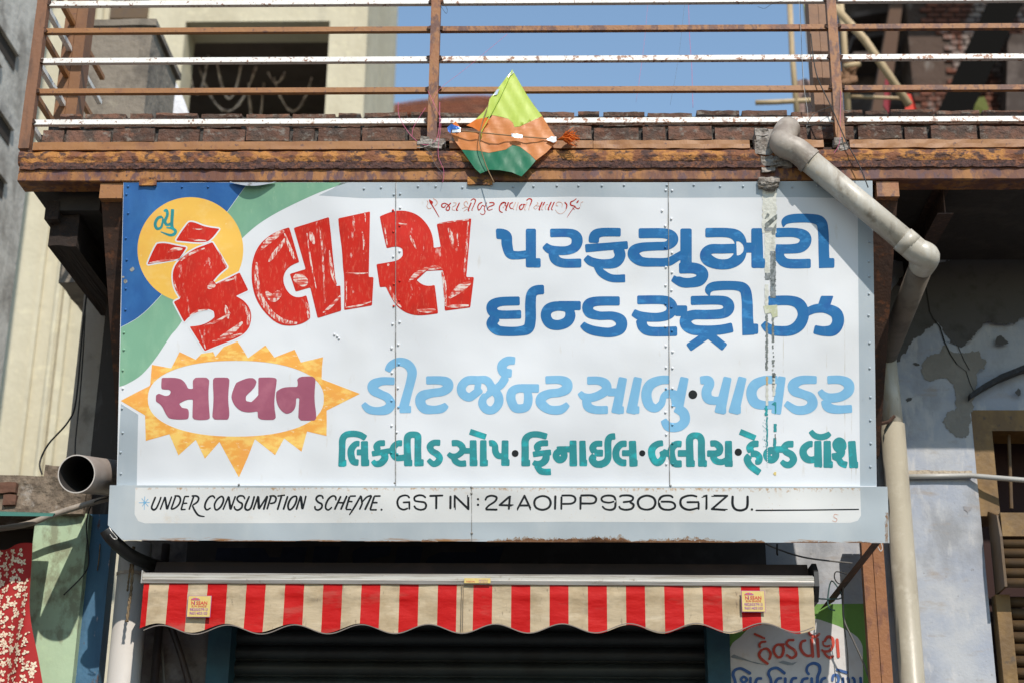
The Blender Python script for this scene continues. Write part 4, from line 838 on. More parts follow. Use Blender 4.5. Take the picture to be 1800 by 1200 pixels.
wall_area('mural_field', curve([(1279, 1420), (1283, 1180), (1284, 1136), (1302, 1118), (1318, 1102), (1340, 1092), (1375, 1086), (1428, 1086), (1452, 1092), (1483, 1104), (1513, 1127), (1517, 1180), (1520, 1420)], 4), MWHITE, .004)
wall_area('mural_stripe', [(1285, 1152), (1290, 1149), (1320, 1161), (1350, 1168), (1332, 1166), (1310, 1160), (1286, 1155)], MGREY, .006)
wall_area('mural_stripe', [(1368, 1163), (1376, 1160), (1392, 1164), (1402, 1162), (1394, 1168), (1384, 1168)], MGREY, .006)
_kk = 0
for m_, sp_ in [(MRED, "390,75,24 510,130,24"), (MRED, "525,160,22 475,165,24 450,195,26 462,225,26|480,243,24 530,235,26 566,280,28 562,330,26 545,352,26|480,240,28 447,290,30 468,340,30 545,400,28"),
    (MRED, "o 655,190,26 612,215,28 604,270,28 640,322,26 680,318,26 702,270,30 700,215,26|655,190,24 722,188,24"), (MRED, "820,145,26 760,145,26 737,180,28 765,215,28 820,250,28 835,300,30 790,332,28 730,296,26"),
    (MRED, "945,145,26 895,165,28 884,222,30 912,280,30 960,310,28 1010,300,28|1000,122,34 1014,332,32"), (MRED, "1060,118,34 1075,332,30"), (MRED, "968,42,24 985,85,28 1040,108,30 1090,72,26"),
    (MRED, "1135,165,26 1170,110,32 1220,130,32 1226,200,30 1190,255,30 1130,262,24 1105,240,20|1120,150,20 1125,195,18 1160,210,22 1200,200,22|1125,258,24 1150,300,26 1185,328,28 1236,312,28"), (MRED, "1268,125,32 1285,332,32"),
    (MBLUE, "205,640,32 188,560,32 172,510,32 190,462,30 260,445,30 362,502,34|o 285,530,26 255,560,28 285,592,28 318,560,28|355,530,30 352,640,30|480,550,28 430,552,30 408,600,32 430,650,30"),
    (MBLUE, "575,640,32 570,560,30 545,500,32 570,452,30 640,440,30 725,502,32|690,545,28 640,555,30 615,610,32 640,660,30|722,535,30 722,660,32|850,545,28 800,552,30 785,610,32 830,660,30"),
    (MBLUE, "978,512,28 948,470,28 962,415,28 1020,388,32 1078,412,34 1086,470,34 1062,540,34 1062,660,34|970,545,28 910,560,30 895,620,32 930,660,28|1000,535,30 1005,660,30"),
    (MBLUE, "1155,540,28 1110,560,30 1100,620,30 1150,660,28|1220,580,26 1228,520,28 1270,515,28 1285,570,28 1235,640,28"), (MBLUE, "* 1256,452,28 1392,492,30"), (MBLUE, "1330,535,30 1335,660,30"), (MBLUE, "1370,535,26 1390,560,28 1395,660,28|1420,540,28 1450,560,28 1455,660,28|1515,530,30 1522,660,30")]:
    _kk += 1; glyph('Z', sp_, m_, shop, wpx(WY, .008 + .0002 * (_kk % 4)), name='mural_letter', step=.4, capr=.5)
# bare patches, dark patches of damp and painted shade, and a crack on the pale blue wall
wall_area('bare_and_shade_patch', [(1618, 650), (1625, 630), (1650, 620), (1662, 604), (1668, 612), (1680, 622), (1700, 618), (1724, 620), (1736, 634), (1728, 648), (1716, 652), (1720, 662), (1716, 682), (1705, 740), (1702, 768), (1680, 768), (1662, 750), (1660, 728), (1672, 718), (1684, 724), (1680, 700), (1676, 668), (1650, 664), (1634, 670), (1624, 662)], PATCH, .003, sm=2)
wall_area('bare_and_shade_patch', [(1560, 455), (1900, 450), (1900, 560), (1820, 545), (1770, 575), (1735, 560), (1712, 590), (1690, 612), (1668, 600), (1650, 560), (1625, 585), (1600, 600), (1580, 640), (1560, 640)], mat('damp_and_shade_patch', (.085, .08, .078), .95, layers=[((.05, .046, .042), 9, .5, .66, .8, 7)]), .003, sm=2)  # shade under the soffit painted in, together with some damp
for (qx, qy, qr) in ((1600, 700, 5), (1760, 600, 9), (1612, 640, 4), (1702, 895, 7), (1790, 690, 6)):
    wall_area('bare_and_shade_patch', [(qx + qr * math.cos(a * .9) * random.uniform(.6, 1.6), qy + qr * math.sin(a * .9) * random.uniform(.5, 1.2)) for a in range(7)], MATS['damp_and_shade_patch'] if qy < 720 else mat('pale_stain_patch', (.27, .26, .27), .95, layers=[((.33, .33, .35), 20, .5, .6, .9, 7)]), .0025 + .0001 * (qx % 7))
b = MB(); cr = [(1621, 486), (1628, 510), (1634, 548), (1640, 560), (1652, 574), (1660, 600), (1670, 622), (1682, 640), (1698, 652), (1706, 676), (1714, 692)]
for i in range(len(cr) - 1):
    (xa, ya), (xb, yb) = cr[i], cr[i + 1]; wd = 2.6 if i < 7 else 1.6
    b.add([at(x, y, WY - .0045) for x, y in ((xa - wd / 2, ya), (xa + wd / 2, ya), (xb + wd / 2, yb), (xb - wd / 2, yb))], [(0, 1, 2, 3)])
b.obj('crack', mat('crack_dark', (.02, .018, .016), 1), shop)
b = MB(); cr = [(1664, 600), (1684, 608), (1694, 632), (1704, 650)]
for i in range(3):
    (xa, ya), (xb, yb) = cr[i], cr[i + 1]
    b.add([at(x, y, WY - .0045) for x, y in ((xa - .8, ya), (xa + .8, ya), (xb + .8, yb), (xb - .8, yb))], [(0, 1, 2, 3)])
b.obj('crack', MATS['crack_dark'], shop)
# horizontal conduit with mortar line
P = [at(1588, 837, WY - .02), at(1650, 836, WY - .02), at(1705, 835, WY - .025), at(1740, 838, WY - .06), at(1800, 843, WY - .10), at(1900, 850, WY - .14)]
tag(MB().tube(P, .0125, 10).obj('conduit', PVCG, smooth=True), 'thin grey conduit pipe running across the pale blue wall to the window', 'pipe')
b = MB(); rough_box(b, xat(1586, 830, WY), xat(1707, 830, WY), WY - .018, WY + .01, zat(835, WY), zat(826, WY), .006, 26, 2, 20); b.obj('mortar_bead', mat('tan_mortar', (.42, .35, .27), .95, layers=[((.25, .20, .16), 40, .5, .6, .8, 6)], bump=[(60, .01, 6)]), shop)
# ------------------------------------------------------------------ ochre window with rolled shutter at the far right
win = thing('ochre_window', 'ochre painted window with dark barred opening at the far right edge', 'window', (XR + .3, WY, zat(820, WY)))
wx0 = XR; wx1 = XR + 1.1; zt_ = zat(721, WY + .03); yb = WY + .03
MB().box(wx0, wx1, yb - .02, yb + .2, zat(757, yb), zt_).obj('top_rail', OCH, win)
MB().box(wx0, xat(1746, 800, yb), yb - .02, yb + .2, zat(905, yb), zat(757, yb)).obj('side_rail', OCH, win)
MB().box(wx0, wx1 + 1, yb + .35, yb + .38, 0, ZB + .02).obj('curtain', WCURT, win)
MB().box(wx0, wx1 + 1, yb - .005, yb + .3, zt_ + .002, ZS + .2).obj('wall_above', WALLB, win)
for px in (1775, 1832): MB().tube([at(px - 2, 757, yb + .05), at(px + 3, 893, yb + .05)], .009, 8).obj('window_bar', OCHS, win)
rs = thing('rolled_shutter', 'ochre rolling shutter box with dark slats below the barred window', 'shutter', (xat(1790, 960, WY), WY - .1, zat(960, WY - .1)))
hx0 = xat(1735, 960, WY - .13); hy = WY - .15
hp = [at(1737, 905, hy + .14), at(1748, 893, hy + .03), at(1768, 936, hy), at(1765, 1020, hy), at(1750, 1040, hy + .05), at(1738, 1000, hy + .12)]
ex = xat(1764, 960, hy)
endp = [Vector((ex, hy, zat(938, hy))), Vector((ex, hy + .02, zat(900, hy))), Vector((ex, WY + .02, zat(893, WY))), Vector((ex, WY + .02, zat(1040, WY))), Vector((ex, hy, zat(1026, hy)))]
MB().prism([Vector((p.x - .012, p.y, p.z)) for p in endp], Vector((.012, 0, 0))).obj('end_plate', OCHS, rs)
b = MB(); b.box(ex + .001, ex + 1.0, hy, WY, zat(938, hy), zat(897, hy)); fixn(b.obj('box_cover', OCH, rs))
for k in range(5):
    z = zat(1026, hy) + (zat(940, hy) - zat(1026, hy)) * (k + .5) / 5
    MB().tube([(ex + .002, hy + .03, z), (ex + 1.0, hy + .03, z)], .0225, 10).obj('slat', OCHS, rs, smooth=True)
MB().box(xat(1752, 1100, WY), xat(1777, 1100, WY), WY - .03, WY + .05, 0, zat(1042, WY)).obj('guide_rail', OCH, rs)
o0 = None
for k in range(22):
    z = zat(1042, WY) - (k + .5) * .055
    if o0 is None: o0 = MB().tube([(xat(1779, 1100, WY), WY + .01, z), (xat(1779, 1100, WY) + .9, WY + .01, z)], .026, 8).obj('slat', OCHS, rs, smooth=True); z0_ = z
    else:
        o = o0.copy(); COL.objects.link(o); o.parent = rs; o.location = (0, 0, z - z0_)
# moulded hood over the window
hd = MB(); pts = [at(1706, 700, WY - .05), at(1728, 684, WY - .05), at(1760, 666, WY - .05), at(1800, 650, WY - .05), at(1860, 634, WY - .05)]
for i in range(len(pts) - 1):
    a, c = pts[i], pts[i + 1]; up = Vector((0, 0, .026))
    hd.hexa([a, c, c + Vector((0, .07, 0)), a + Vector((0, .07, 0)), a + up, c + up, c + up + Vector((0, .07, 0)), a + up + Vector((0, .07, 0))])
tag(hd.obj('window_hood', mat('hood_plaster', (.035, .036, .04), .95, layers=[((.075, .075, .08), 14, .5, .62, .8, 7)], bump=[(30, .008, 6)])), 'dark moulded arch hood on the wall over the ochre window', 'moulding')

# ------------------------------------------------------------------ balcony
bal = thing('balcony', 'rusted steel balcony with brick kerb above the painted sign', 'balcony', (0, -0.1450, ZB))
XBL = xat(32, 300, -0.1900); XBR = 3.3
zw1 = zat(290, -0.1900); zf0 = zat(288, -0.1950); zf1 = zat(263.5, -0.1950); zs0 = zat(262, -0.1950); zs1 = zat(248, -0.1950)
b = MB(); b.profile([(-0.1900, ZB), (-0.1950, ZB + .004), (-0.1920, zw1 - .012), (-0.1880, zw1), (-0.1450, zw1), (-0.1450, ZB + .012), (-0.0850, ZB + .010), (-0.0850, ZB)], XBL + .004, XBR, 260, .0022, 14); fixn(b.obj('front_channel', RUSTW, bal))
zm = (zf0 + zf1) / 2
b = MB(); b.profile([(-0.1880, zf0), (-0.2010, zf0 + .008), (-0.2070, zm), (-0.2010, zf1 - .010), (-0.1880, zf1), (-0.1350, zf1), (-0.1350, zf0)], XBL - .003, XBR, 340, .0055, 18, seed=5); fixn(b.obj('top_flange', RUST, bal))
b = MB(); rough_box(b, XBL + .01, XBR, -.2045, -.17, zat(296, -.2), zat(285, -.2), .006, 420, 2, 34, 9); fixn(b.obj('rust_scale', mat('rust_scale_dark', (.085, .042, .035), .95, layers=[((.20, .08, .04), 30, .5, .6, .8, 7), ((.03, .02, .018), 60, .5, .6, .8, 6)], bump=[(90, .008, 6)]), bal))
b = MB(); b.box(XBL + .03, XBR, -0.1800, -0.0750, zw1 - .01, zs0 + .01); b.obj('kerb_core', DARKST, bal)
for i, (a, c, rg) in enumerate(((58, 738, 1), (790, 1042, 1), (1043, 1318, 2), (1412, 1448, 3), (1494, 2100, 2))):
    b = MB(); rough_box(b, xat(a, 255, -0.1970), xat(c, 255, -0.1970), -0.1970, -0.1450, zs0 + (.002 * (i % 2)), zs1, .0022 * rg, 60, 2, 14, i * 3.3); fixn(b.obj('kerb_strip', ORANGE, bal))
for (px, py, rx) in ((752, 252, 18), (1336, 262, 20), (1385, 258, 16), (1478, 254, 12), (776, 256, 12)):
    b = MB(); c = at(px, py, -0.1900)
    for k in range(5):
        q = c + Vector((random.uniform(-.6, .6) * rx / 380, random.uniform(-.01, .01), random.uniform(-.02, .02)))
        rough_box(b, q.x - .02, q.x + .02, -0.2070 + random.uniform(0, .01), -0.1550, q.z - .016, q.z + .016, .012, 5, 3, 30, k)
    fixn(b.obj('cement_patch', CEM, bal))
b = MB().box(XBL + .02, XBR, -.02, WY, ZS, zat(226, -.07)); b.obj('slab', SOFFIT, bal)
# brick kerb, two courses
def brick_mesh(L, h, d, seed):
    b = MB(); rough_box(b, 0, L, 0, d, 0, h, .0045, 8, 3, 26, seed); o = b.obj('brick', BRICK); fixn(o); me = o.data; D.objects.remove(o); return me
BM = [brick_mesh(.198, .062, .09, s * 3.1) for s in range(5)] + [brick_mesh(.10, .062, .09, 40 + s) for s in range(2)]
z1c = zat(247, -0.0700); z2c = zat(219, -0.0700)
hs1 = (zat(224, -0.0700) - z1c) / .062; hs2 = (zat(195, -0.0700) - z2c) / .062
for row, (z, hs, y) in enumerate(((z1c, hs1, -0.0700), (z2c, hs2, -0.0600))):
    x = XBL + .045 + (.07 if row else 0); first = True
    while x < 2.95:
        short = random.random() < .16 or first; k = random.choice([5, 6]) if short else random.randrange(5); first = False
        L = (.10 if short else .198) * random.uniform(.96, 1.06)
        o = D.objects.new('brick', BM[k]); COL.objects.link(o); o.parent = bal
        o.location = Vector((x, y + random.uniform(-.006, .012), z + random.uniform(-.003, .003))) - world_loc(bal)
        o.rotation_euler = (random.uniform(-.03, .03), random.uniform(-.014, .014), random.uniform(-.03, .03)); o.scale = (L / (.10 if short else .198), 1, hs * random.uniform(.95, 1.03))
        x += L + random.uniform(.012, .022)
b = MB(); rough_box(b, XBL + .06, XBR, -.040, .02, z1c - .01, zat(202, -.06), .008, 300, 2, 12); fixn(b.obj('mortar_bed', MORT, bal))

# railing
rail = thing('railing', 'steel balcony railing of alternating white and orange bars over the sign', 'railing', (0, -0.1450, ZB + .2))
def zr(py): return zat(py, -0.1600, 900)
ry = -0.1600
def post(px0, py0, px1, w_, y=ry, ztop_=8.0, m=ORANGED, name='post', z0=None, d=None):
    xc = (xat(px0, py0, y) + xat(px1, py1_, y)) / 2 if False else xat(px1, py0, y)
    d = d or w_
    return MB().box(xc - w_ / 2, xc + w_ / 2, y - d / 2, y + d / 2, z0, 7.2).obj(name, m, rail)
zp0 = zat(262, ry)
for px, py, ww in ((56, 170, .05), (762, 170, .044), (1471, 170, .044)):
    MB().box(xat(px, py, ry) - ww / 2, xat(px, py, ry) + ww / 2, ry - .022, ry + .022, zp0 - .02 + (.02 if px < 100 else 0), 6.6).obj('post', ORANGED if px > 100 else mat('brown_post', (.20, .09, .045), .7, layers=[((.10, .05, .03), (20, 20, 6), .48, .62, .8, 7)], bump=[(50, .002, 5)]), rail)
xp = [xat(56, 170, ry), xat(762, 170, ry), xat(1471, 170, ry), 3.3]
rows = [(3, WHITEP, WHITEP), (51, ORANGE, ORANGED), (104, WHITEP, WHITEP2), (158, ORANGE, ORANGE), (213, WHITEP, WHITEP2)]
rz = []
for py, ma, mb_ in rows:
    z = zat(py, ry - .006); rz.append(z)
    for i in range(3):
        m_ = ma if i == 0 else mb_
        if py == 51: m_ = (ORANGE, ORANGED, ORANGED)[i]
        if py == 158: m_ = (ORANGE, ORANGE, ORANGED)[i]
        a = xp[i] + .024; c = xp[i + 1] - .023
        MB().box(a, c, ry - .012, ry + .012, z - .0125, z + .0125).obj('rail', m_, rail)
for k in range(1, 3):
    z = rz[0] + k * (rz[0] - rz[1])
    for i in range(3): MB().box(xp[i] + .024, xp[i + 1] - .023, ry - .012, ry + .012, z - .0125, z + .0125).obj('rail', ORANGE if k % 2 else WHITEP, rail)
wb = []
for s in range(3):
    b = MB(); rough_box(b, -.009, .009, -.004, .010, -.011, .011, .005, 4, 3, 60, s * 7.7); o = fixn(b.obj('weld', DARKST)); wb.append(o.data); D.objects.remove(o)
for i, z in enumerate(rz):
    for px_ in (xp[0] + .028, xp[1] - .025, xp[1] + .026, xp[2] - .025, xp[2] + .026):
        o = D.objects.new('weld', wb[random.randrange(3)]); COL.objects.link(o); o.parent = rail; o.location = Vector((px_, ry - .016, z + random.uniform(-.004, .004))) - world_loc(rail); o.rotation_euler = (0, random.uniform(0, 3), 0)
# side rails running back to the house, and the square columns behind
xs_ = xp[0] + .005
for i, z in enumerate(rz + [rz[0] + (rz[0] - rz[1])]):
    MB().box(xs_ - .012, xs_ + .012, ry + .024, .80, z - .0125, z + .0125).obj('side_rail', (WHITEP, ORANGE)[i % 2] if i < 5 else ORANGE, rail)
for nm, pa, pb, y, lab in (('column', 104, 143, .25, 'square brown steel column behind the left end of the railing'), ('column', 1428, 1462, .22, 'square brown steel column behind the right post of the railing')):
    xa, xb = xat(pa, 120, y), xat(pb, 120, y)
    c = thing('steel_column', lab, 'column', ((xa + xb) / 2, y, ZB + .2)); xm = (xa + xb) / 2
    MB().box(xa, xm - .001, y, y + (xb - xa), zat(215, -0.0450), 7.0).obj('channel_half', mat('column_brown', (.205, .092, .036), .6, layers=[((.15, .065, .028), 8, .46, .64, .8, 6)] + ORP, bump=[(60, .0012, 6)]), c); MB().box(xm + .001, xb, y + .001, y + (xb - xa), zat(215, -0.0450), 7.0).obj('channel_half', mat('column_brown', (.205, .092, .036), .6, layers=[((.15, .065, .028), 8, .46, .64, .8, 6)] + ORP, bump=[(60, .0012, 6)]), c)
# beam hardware below the balcony: hanger blocks, slanting struts, joists
for nm, pa, pb, pbot, m_, lab in (('hanger', 176, 216, 347, ORANGE, 'l'), ('hanger', 1541, 1580, 347, ORANGED, 'r')):
    MB().box(xat(pa, 330, -0.1800), xat(pb, 330, -0.1800), -0.1800, -0.0650, zat(pbot, -0.1800), ZB - .003).obj('hanger_block', m_, bal)
def strut(pa, pb, pya, pc, pd, pyb, Ya, Yb, label):
    a0, a1 = at(pa, pya, Ya), at(pb, pya, Ya); c0, c1 = at(pc, pyb, Yb), at(pd, pyb, Yb); d_ = Vector((0, .06, .0))
    o = MB().hexa([c0, c1, c1 + d_, c0 + d_, a0, a1, a1 + d_, a0 + d_]).obj('sign_strut', DARKST); fixn(o)
    return tag(o, label, 'bracket')
strut(178, 218, 350, 206, 226, 760, -0.1450, .42, 'dark rusty strut slanting down behind the left edge of the sign')
strut(1524, 1578, 347, 1520, 1546, 800, -0.1450, .50, 'dark rusty strut slanting down behind the right edge of the sign')
jt = MB(); xa, xb = xat(87, 410, 0), xat(137, 410, 0); z0, z1 = zat(432, 0), zat(376, 0)
prof = [(-.0, z0), (-.0, (z0 + z1) / 2), (0, z1), (.9, z1), (.9, z0)]
b = MB(); b.profile(prof, xa, xb, 10, .010, 20); o = fixn(b.obj('timber_joist', TIMBER)); tag(o, 'blackened timber joist end under the left corner of the balcony', 'beam')
b = MB().box(xat(80, 365, -.05), xat(104, 365, -.05), -.05, .8, zat(384, -.05), zat(352, -.05)); tag(b.obj('small_joist', TIMBER), 'small dark joist under the balcony beside the cream building', 'beam')
b = MB().box(xat(104, 340, -0.0450), xat(178, 340, -0.0450), -0.0450, .8, zat(376, 0), ZS - .002); b.obj('soffit_board', SOFFIT, bal)
# steel I joist on the right
ij = MB(); X = xat(1660, 355, -0.0650); za, zb_ = zat(378, -0.0650), ZS - .001; hw = .036; t_ = .006
ij.box(X - hw, X + hw, -0.0650, WY, za, za + t_).box(X - t_ / 2, X + t_ / 2, -0.0640, WY, za + t_ + .0002, zb_ - t_ - .0002).box(X - hw, X + hw, -0.0650, WY, zb_ - t_, zb_)
tag(ij.obj('steel_joist', mat('joist_steel', (.045, .022, .015), .8, layers=[((.10, .05, .03), 40, .52, .62, .7, 7)], bump=[(60, .003, 6)])), 'rusty steel I beam joist end under the right side of the balcony', 'beam')
# small clip pieces between the beam and the sign
for k, (pa, pb) in enumerate(((246, 276), (822, 866))):
    b = MB(); rough_box(b, xat(pa, 320, -0.1850), xat(pb, 320, -0.1850), -0.1950, -0.1450, zat(326, -0.1850), zat(311, -0.1970), .003, 8, 2, 20); fixn(b.obj('clip_plate', RUST, bal))
# cement lump sealing the gap over the torn streak
b = MB(); c = at(1352, 322, -0.1850)
for k in range(8): rough_box(b, c.x - .05 + .012 * k * random.random(), c.x + .045 - .006 * k, -0.2070 + .004 * k, -0.1050, c.z - .035 + .008 * abs(k - 3), c.z + .016, .012, 7, 3, 24, k)
tag(fixn(b.obj('cement_lump', CEM, smooth=True)), 'lump of grey cement stuck on the top edge of the sign over the peeling streak', 'cement lump')

# ------------------------------------------------------------------ diagonal drain pipe with elbows
dp = thing('drain_pipe', 'cream plastic drain pipe crossing the top right corner of the sign', 'drain pipe', at(1500, 350, -.4))
rp_ = .053
A = at(1384, 251, -.268); Bp = at(1603, 434, -.205)
dr = (Bp - A).normalized(); A2 = A + dr * .11
MB().tube([A2, Bp], rp_, 24).obj('pipe', PVC, dp, smooth=True)
st_ = at(1381, 247, -.06)
MB().tube(spline([st_, st_ + Vector((-.006, -.11, .0)), A + Vector((-.020, .02, .006)), A + dr * .055, A + dr * .125], 6), [rp_ + .004] * 25, 24).obj('elbow', PVCE, dp, smooth=True)
MB().tube([A + dr * .115, A + dr * .133], rp_ + .0075, 24).obj('collar', PVCE, dp, smooth=False)
Eb = at(1572, 560, .05); mid = at(1628, 447, -.205)
Wp = at(1556, 628, WY - .085)
dl = (Wp - mid).normalized()
MB().tube([Bp - dr * .055, Bp + dr * .0], rp_ + .005, 24).obj('collar', PVC, dp, smooth=True)
MB().tube(spline([Bp - dr * .02, Bp + dr * .03, mid + dr * .006 + dl * .012, mid + dl * .10], 7), [rp_ + .0045] * 22, 24).obj('elbow', PVC, dp, smooth=True)
MB().tube([mid + dl * .09, Wp], rp_, 24).obj('pipe', mat('shaded_leg_pipe', (.19, .155, .125), .6, layers=[((.10, .08, .065), 9, .46, .62, .8, 7)], bump=[(30, .002, 5)]), dp, smooth=True)  # leg back to the wall, its shade put into a darker colour
xv = xat(1572, 790, WY - .075)
MB().tube([Wp + Vector((0, 0, .03)), Vector((xv, WY - .075, zat(760, WY - .075)))], rp_, 24).obj('pipe', PVC, dp, smooth=True)
MB().tube([(xv, WY - .08, zat(745, WY - .08)), (xv, WY - .08, 0)], .0575, 24).obj('downpipe', PVCD, dp, smooth=True)
# pipe clip
MB().tube([at(1548, 744, WY - .15), at(1562, 741, WY - .15), at(1572, 731, WY - .14)], .009, 6).obj('pipe_clip', DARKST, dp)
# cement round the outlet
b = MB()
for (px, py, sx, sz) in ((1348, 240, .05, .05), (1342, 262, .04, .06), (1356, 284, .05, .045), (1350, 300, .03, .02), (1372, 290, .05, .03), (1338, 235, .03, .03)):
    c = at(px, py, -0.1950); rough_box(b, c.x - sx, c.x + sx, -0.2090, -0.1250, c.z - sz * .6, c.z + sz * .6, .014, 8, 3, 22, px)
tag(fixn(b.obj('outlet_cement', CEM)), 'rough grey cement packed round the drain outlet on the balcony beam', 'cement')

# ------------------------------------------------------------------ rusty orange post at the lower right
YP = .60
b = MB(); xa, xm, xb = xat(1524, 1100, YP), xat(1543, 1100, YP), xat(1563, 1100, YP)
b.box(xa, xm - .0015, YP, YP + .05, 0, zat(900, YP)).box(xm + .0015, xb, YP, YP + .05, 0, zat(900, YP))
tag(b.obj('steel_post', mat('rusty_orange_post', (.25, .10, .036), .7, layers=[((.16, .06, .03), (22, 22, 8), .52, .62, .85, 8), ((.46, .24, .13), (50, 50, 30), .66, .74, .6, 6)], bump=[(60, .003, 6)])), 'rusty orange steel post below the right end of the sign', 'post')

# ------------------------------------------------------------------ awning
aw = thing('awning', 'retracted red and cream striped awning under the sign', 'awning', (0, .3, zat(1010, .3)))
AY = .30
ax0, ax1 = xat(252, 1017, AY), xat(1430, 1017, AY)
zb0, zb1 = zat(1027.5, AY), zat(1008, AY)
hh = (zb1 - zb0)
bp = [(AY - .012, zb0), (AY - .020, zb0 + .3 * hh), (AY - .014, zb0 + .42 * hh), (AY - .016, zb0 + .75 * hh), (AY + .006, zb1), (AY + .05, zb1 + .004), (AY + .05, zb0)]
b = MB(); b.profile(bp, ax0, ax1, 2, 0); fixn(b.obj('front_bar', ALU, aw))
b = MB(); b.box(ax0 - .004, ax0 - .0003, AY - .024, AY + .055, zb0 - .003, zb1 + .005); b.obj('end_cap', PVCG, aw)
# hood and roller behind the bar
zc = zat(986, AY + .05)
b = MB(); b.profile([(AY + .051, zb0 + .01), (AY + .051, zb1 + .002), (AY + .09, zc), (AY + .45, zc + .02), (AY + .45, zb0 + .02)], ax0 + .03, ax1 - .01, 2, 0); fixn(b.obj('hood', CASS, aw))
b = MB()
bx = ax1
b.prism([Vector((bx + .002, AY + .03, zat(1052, AY))), Vector((bx + .002, AY - .015, zat(1028, AY))), Vector((bx + .002, AY - .01, zat(1002, AY))), Vector((bx + .002, AY + .04, zat(984, AY))), Vector((bx + .002, AY + .16, zat(984, AY))), Vector((bx + .002, AY + .16, zat(1052, AY)))], Vector((.02, 0, 0))); fixn(b.obj('end_bracket', BLACKP, aw))
# striped valance
edges = [252]
ox, s1 = 180, 3.913
lefts = [320, 455, 588, 722, 857, 990, 1122, 1255, 1387, 1518, 1650, 1782]
ex_ = [252] + [180 + v / s1 for v in lefts] + [620 + v / s1 for v in (190, 322, 453, 586, 716, 830, 960, 1091, 1222, 1354, 1484, 1617, 1748)] + [1060 + v / 3.6 for v in (145, 265, 387, 509, 629, 751, 873, 993, 1114, 1236)] + [1430]
def val_bot(px):
    t = (px - 222) / 58.3
    per = (px - 342) / 117.5
    return 1105.5 - (px - 252) * .0035 + 8.0 * math.cos(2 * math.pi * per)
b = MB(); nz_ = 12; cols = []
for i in range(len(ex_) - 1):
    k = 6
    for j in range(k): cols.append((ex_[i] + (ex_[i + 1] - ex_[i]) * j / k, i % 2))
cols.append((ex_[-1], 0))
for (px, st) in cols:
    X = xat(px, 1030, AY - .01); zbot = zat(val_bot(px), AY - .01)
    for q in range(nz_ + 1):
        t = q / nz_; z = zb0 - .001 + (zbot - zb0) * t
        yy = AY - .004 + .005 * math.sin(px * .035 + 1) * t + .009 * noise.noise(Vector((X * 2.6, z * 5, 0))) * t + .003 * noise.noise(Vector((X * 11, z * 16, 3))) - .006 * math.exp(-((t - .24 - .03 * math.sin(px * .02)) / .07) ** 2)
        b.v.append((X, yy, z))
for i in range(len(cols) - 1):
    for q in range(nz_):
        a = i * (nz_ + 1) + q; b.f.append((a, a + 1, a + nz_ + 2, a + nz_ + 1)); b.mi.append(cols[i][1])
b.obj('valance', [AWR, AWC], aw, smooth=True)
b = MB()
for i in range(len(cols) - 1):
    a = cols[i]; c = cols[i + 1]
    pa = at(a[0], val_bot(a[0]), AY - .012); pc = at(c[0], val_bot(c[0]), AY - .012); up = Vector((0, 0, .0035)); dd = Vector((0, .004, 0))
    b.add([pa - up, pc - up, pc + up * .3, pa + up * .3], [(0, 1, 2, 3)])
b.obj('hem_binding', mat('hem_grey', (.17, .14, .12), .7), aw)
b = MB(); X = xat(811, 1060, AY - .02); b.box(X - .0012, X + .0012, AY - .016, AY - .013, zat(1109, AY), zb0); b.box(X + .007, X + .0085, AY - .016, AY - .013, zat(1109, AY), zb0); b.obj('stitched_seam', mat('seam_thread', (.20, .15, .10), .8), aw)
# stickers with the maker's name and phone numbers
def text(s, parent, loc, size, m, name='lettering', sx=1.0, bold=0.0):
    cu = D.curves.new(name, 'FONT'); cu.body = s; cu.size = size; cu.align_x = 'CENTER'; cu.offset = bold; cu.resolution_u = 2
    o = D.objects.new(name, cu); COL.objects.link(o); cu.materials.append(m)
    o.parent = parent; o.location = Vector(loc) - world_loc(parent); o.rotation_euler = (R(90), 0, 0); o.scale = (sx, 1, 1)
    bpy.context.view_layer.update(); me = D.meshes.new_from_object(o.evaluated_get(bpy.context.evaluated_depsgraph_get())); q = D.objects.new(name, me); COL.objects.link(q); q.parent = parent; q.location = o.location; q.rotation_euler = o.rotation_euler; q.scale = o.scale; D.objects.remove(o); return q
for (cx_, cy_, tl) in ((349.5, 1064.5, -.05), (1324.5, 1055.5, .01)):
    c = at(cx_, cy_, AY - .030); pxm = (xat(cx_ + 10, cy_, AY - .03) - c.x) / 10
    W_ = 20.8 * pxm; H_ = 19.0 * pxm
    # sits 2 mm proud of the fabric
    sk = MB().box(c.x - W_, c.x + W_, AY - .024, AY - .022, c.z - H_, c.z + H_).obj('sticker', STKP, aw)
    MB().box(c.x - W_ + .0022, c.x + W_ - .0022, AY - .0255, AY - .0242, c.z - H_ + .0022, c.z + H_ - .0022).obj('label_face', STKR, sk)
    yt = AY - .0268
    text('N SSAN', sk, (c.x, yt, c.z + .008), .021, STKR2, sx=1.02, bold=.0006)
    text('i', sk, (c.x - .0205, yt, c.z + .008), .024, STKP, sx=1.0, bold=.0006)
    text('SUN SHADE', sk, (c.x, yt, c.z - .0035), .0125, STKR2, sx=1.0, bold=.0002)
    text('9825037913', sk, (c.x, yt, c.z - .0195), .0165, STKP, sx=.98, bold=.0003)
    text('9601403103', sk, (c.x, yt, c.z - .036), .0165, STKP, sx=.98, bold=.0003)
    b = MB(); uc = Vector((c.x - .018, yt, c.z + .027)); n_ = 6
    for k in range(n_):
        a0 = math.pi * k / n_; a1 = math.pi * (k + 1) / n_
        b.add([uc, uc + Vector((.021 * math.cos(a0), 0, .011 * math.sin(a0))), uc + Vector((.021 * math.cos(a1), 0, .011 * math.sin(a1)))], [(0, 1, 2)], k % 2)
    b.obj('umbrella_emblem', [STKP, STKR2], sk)
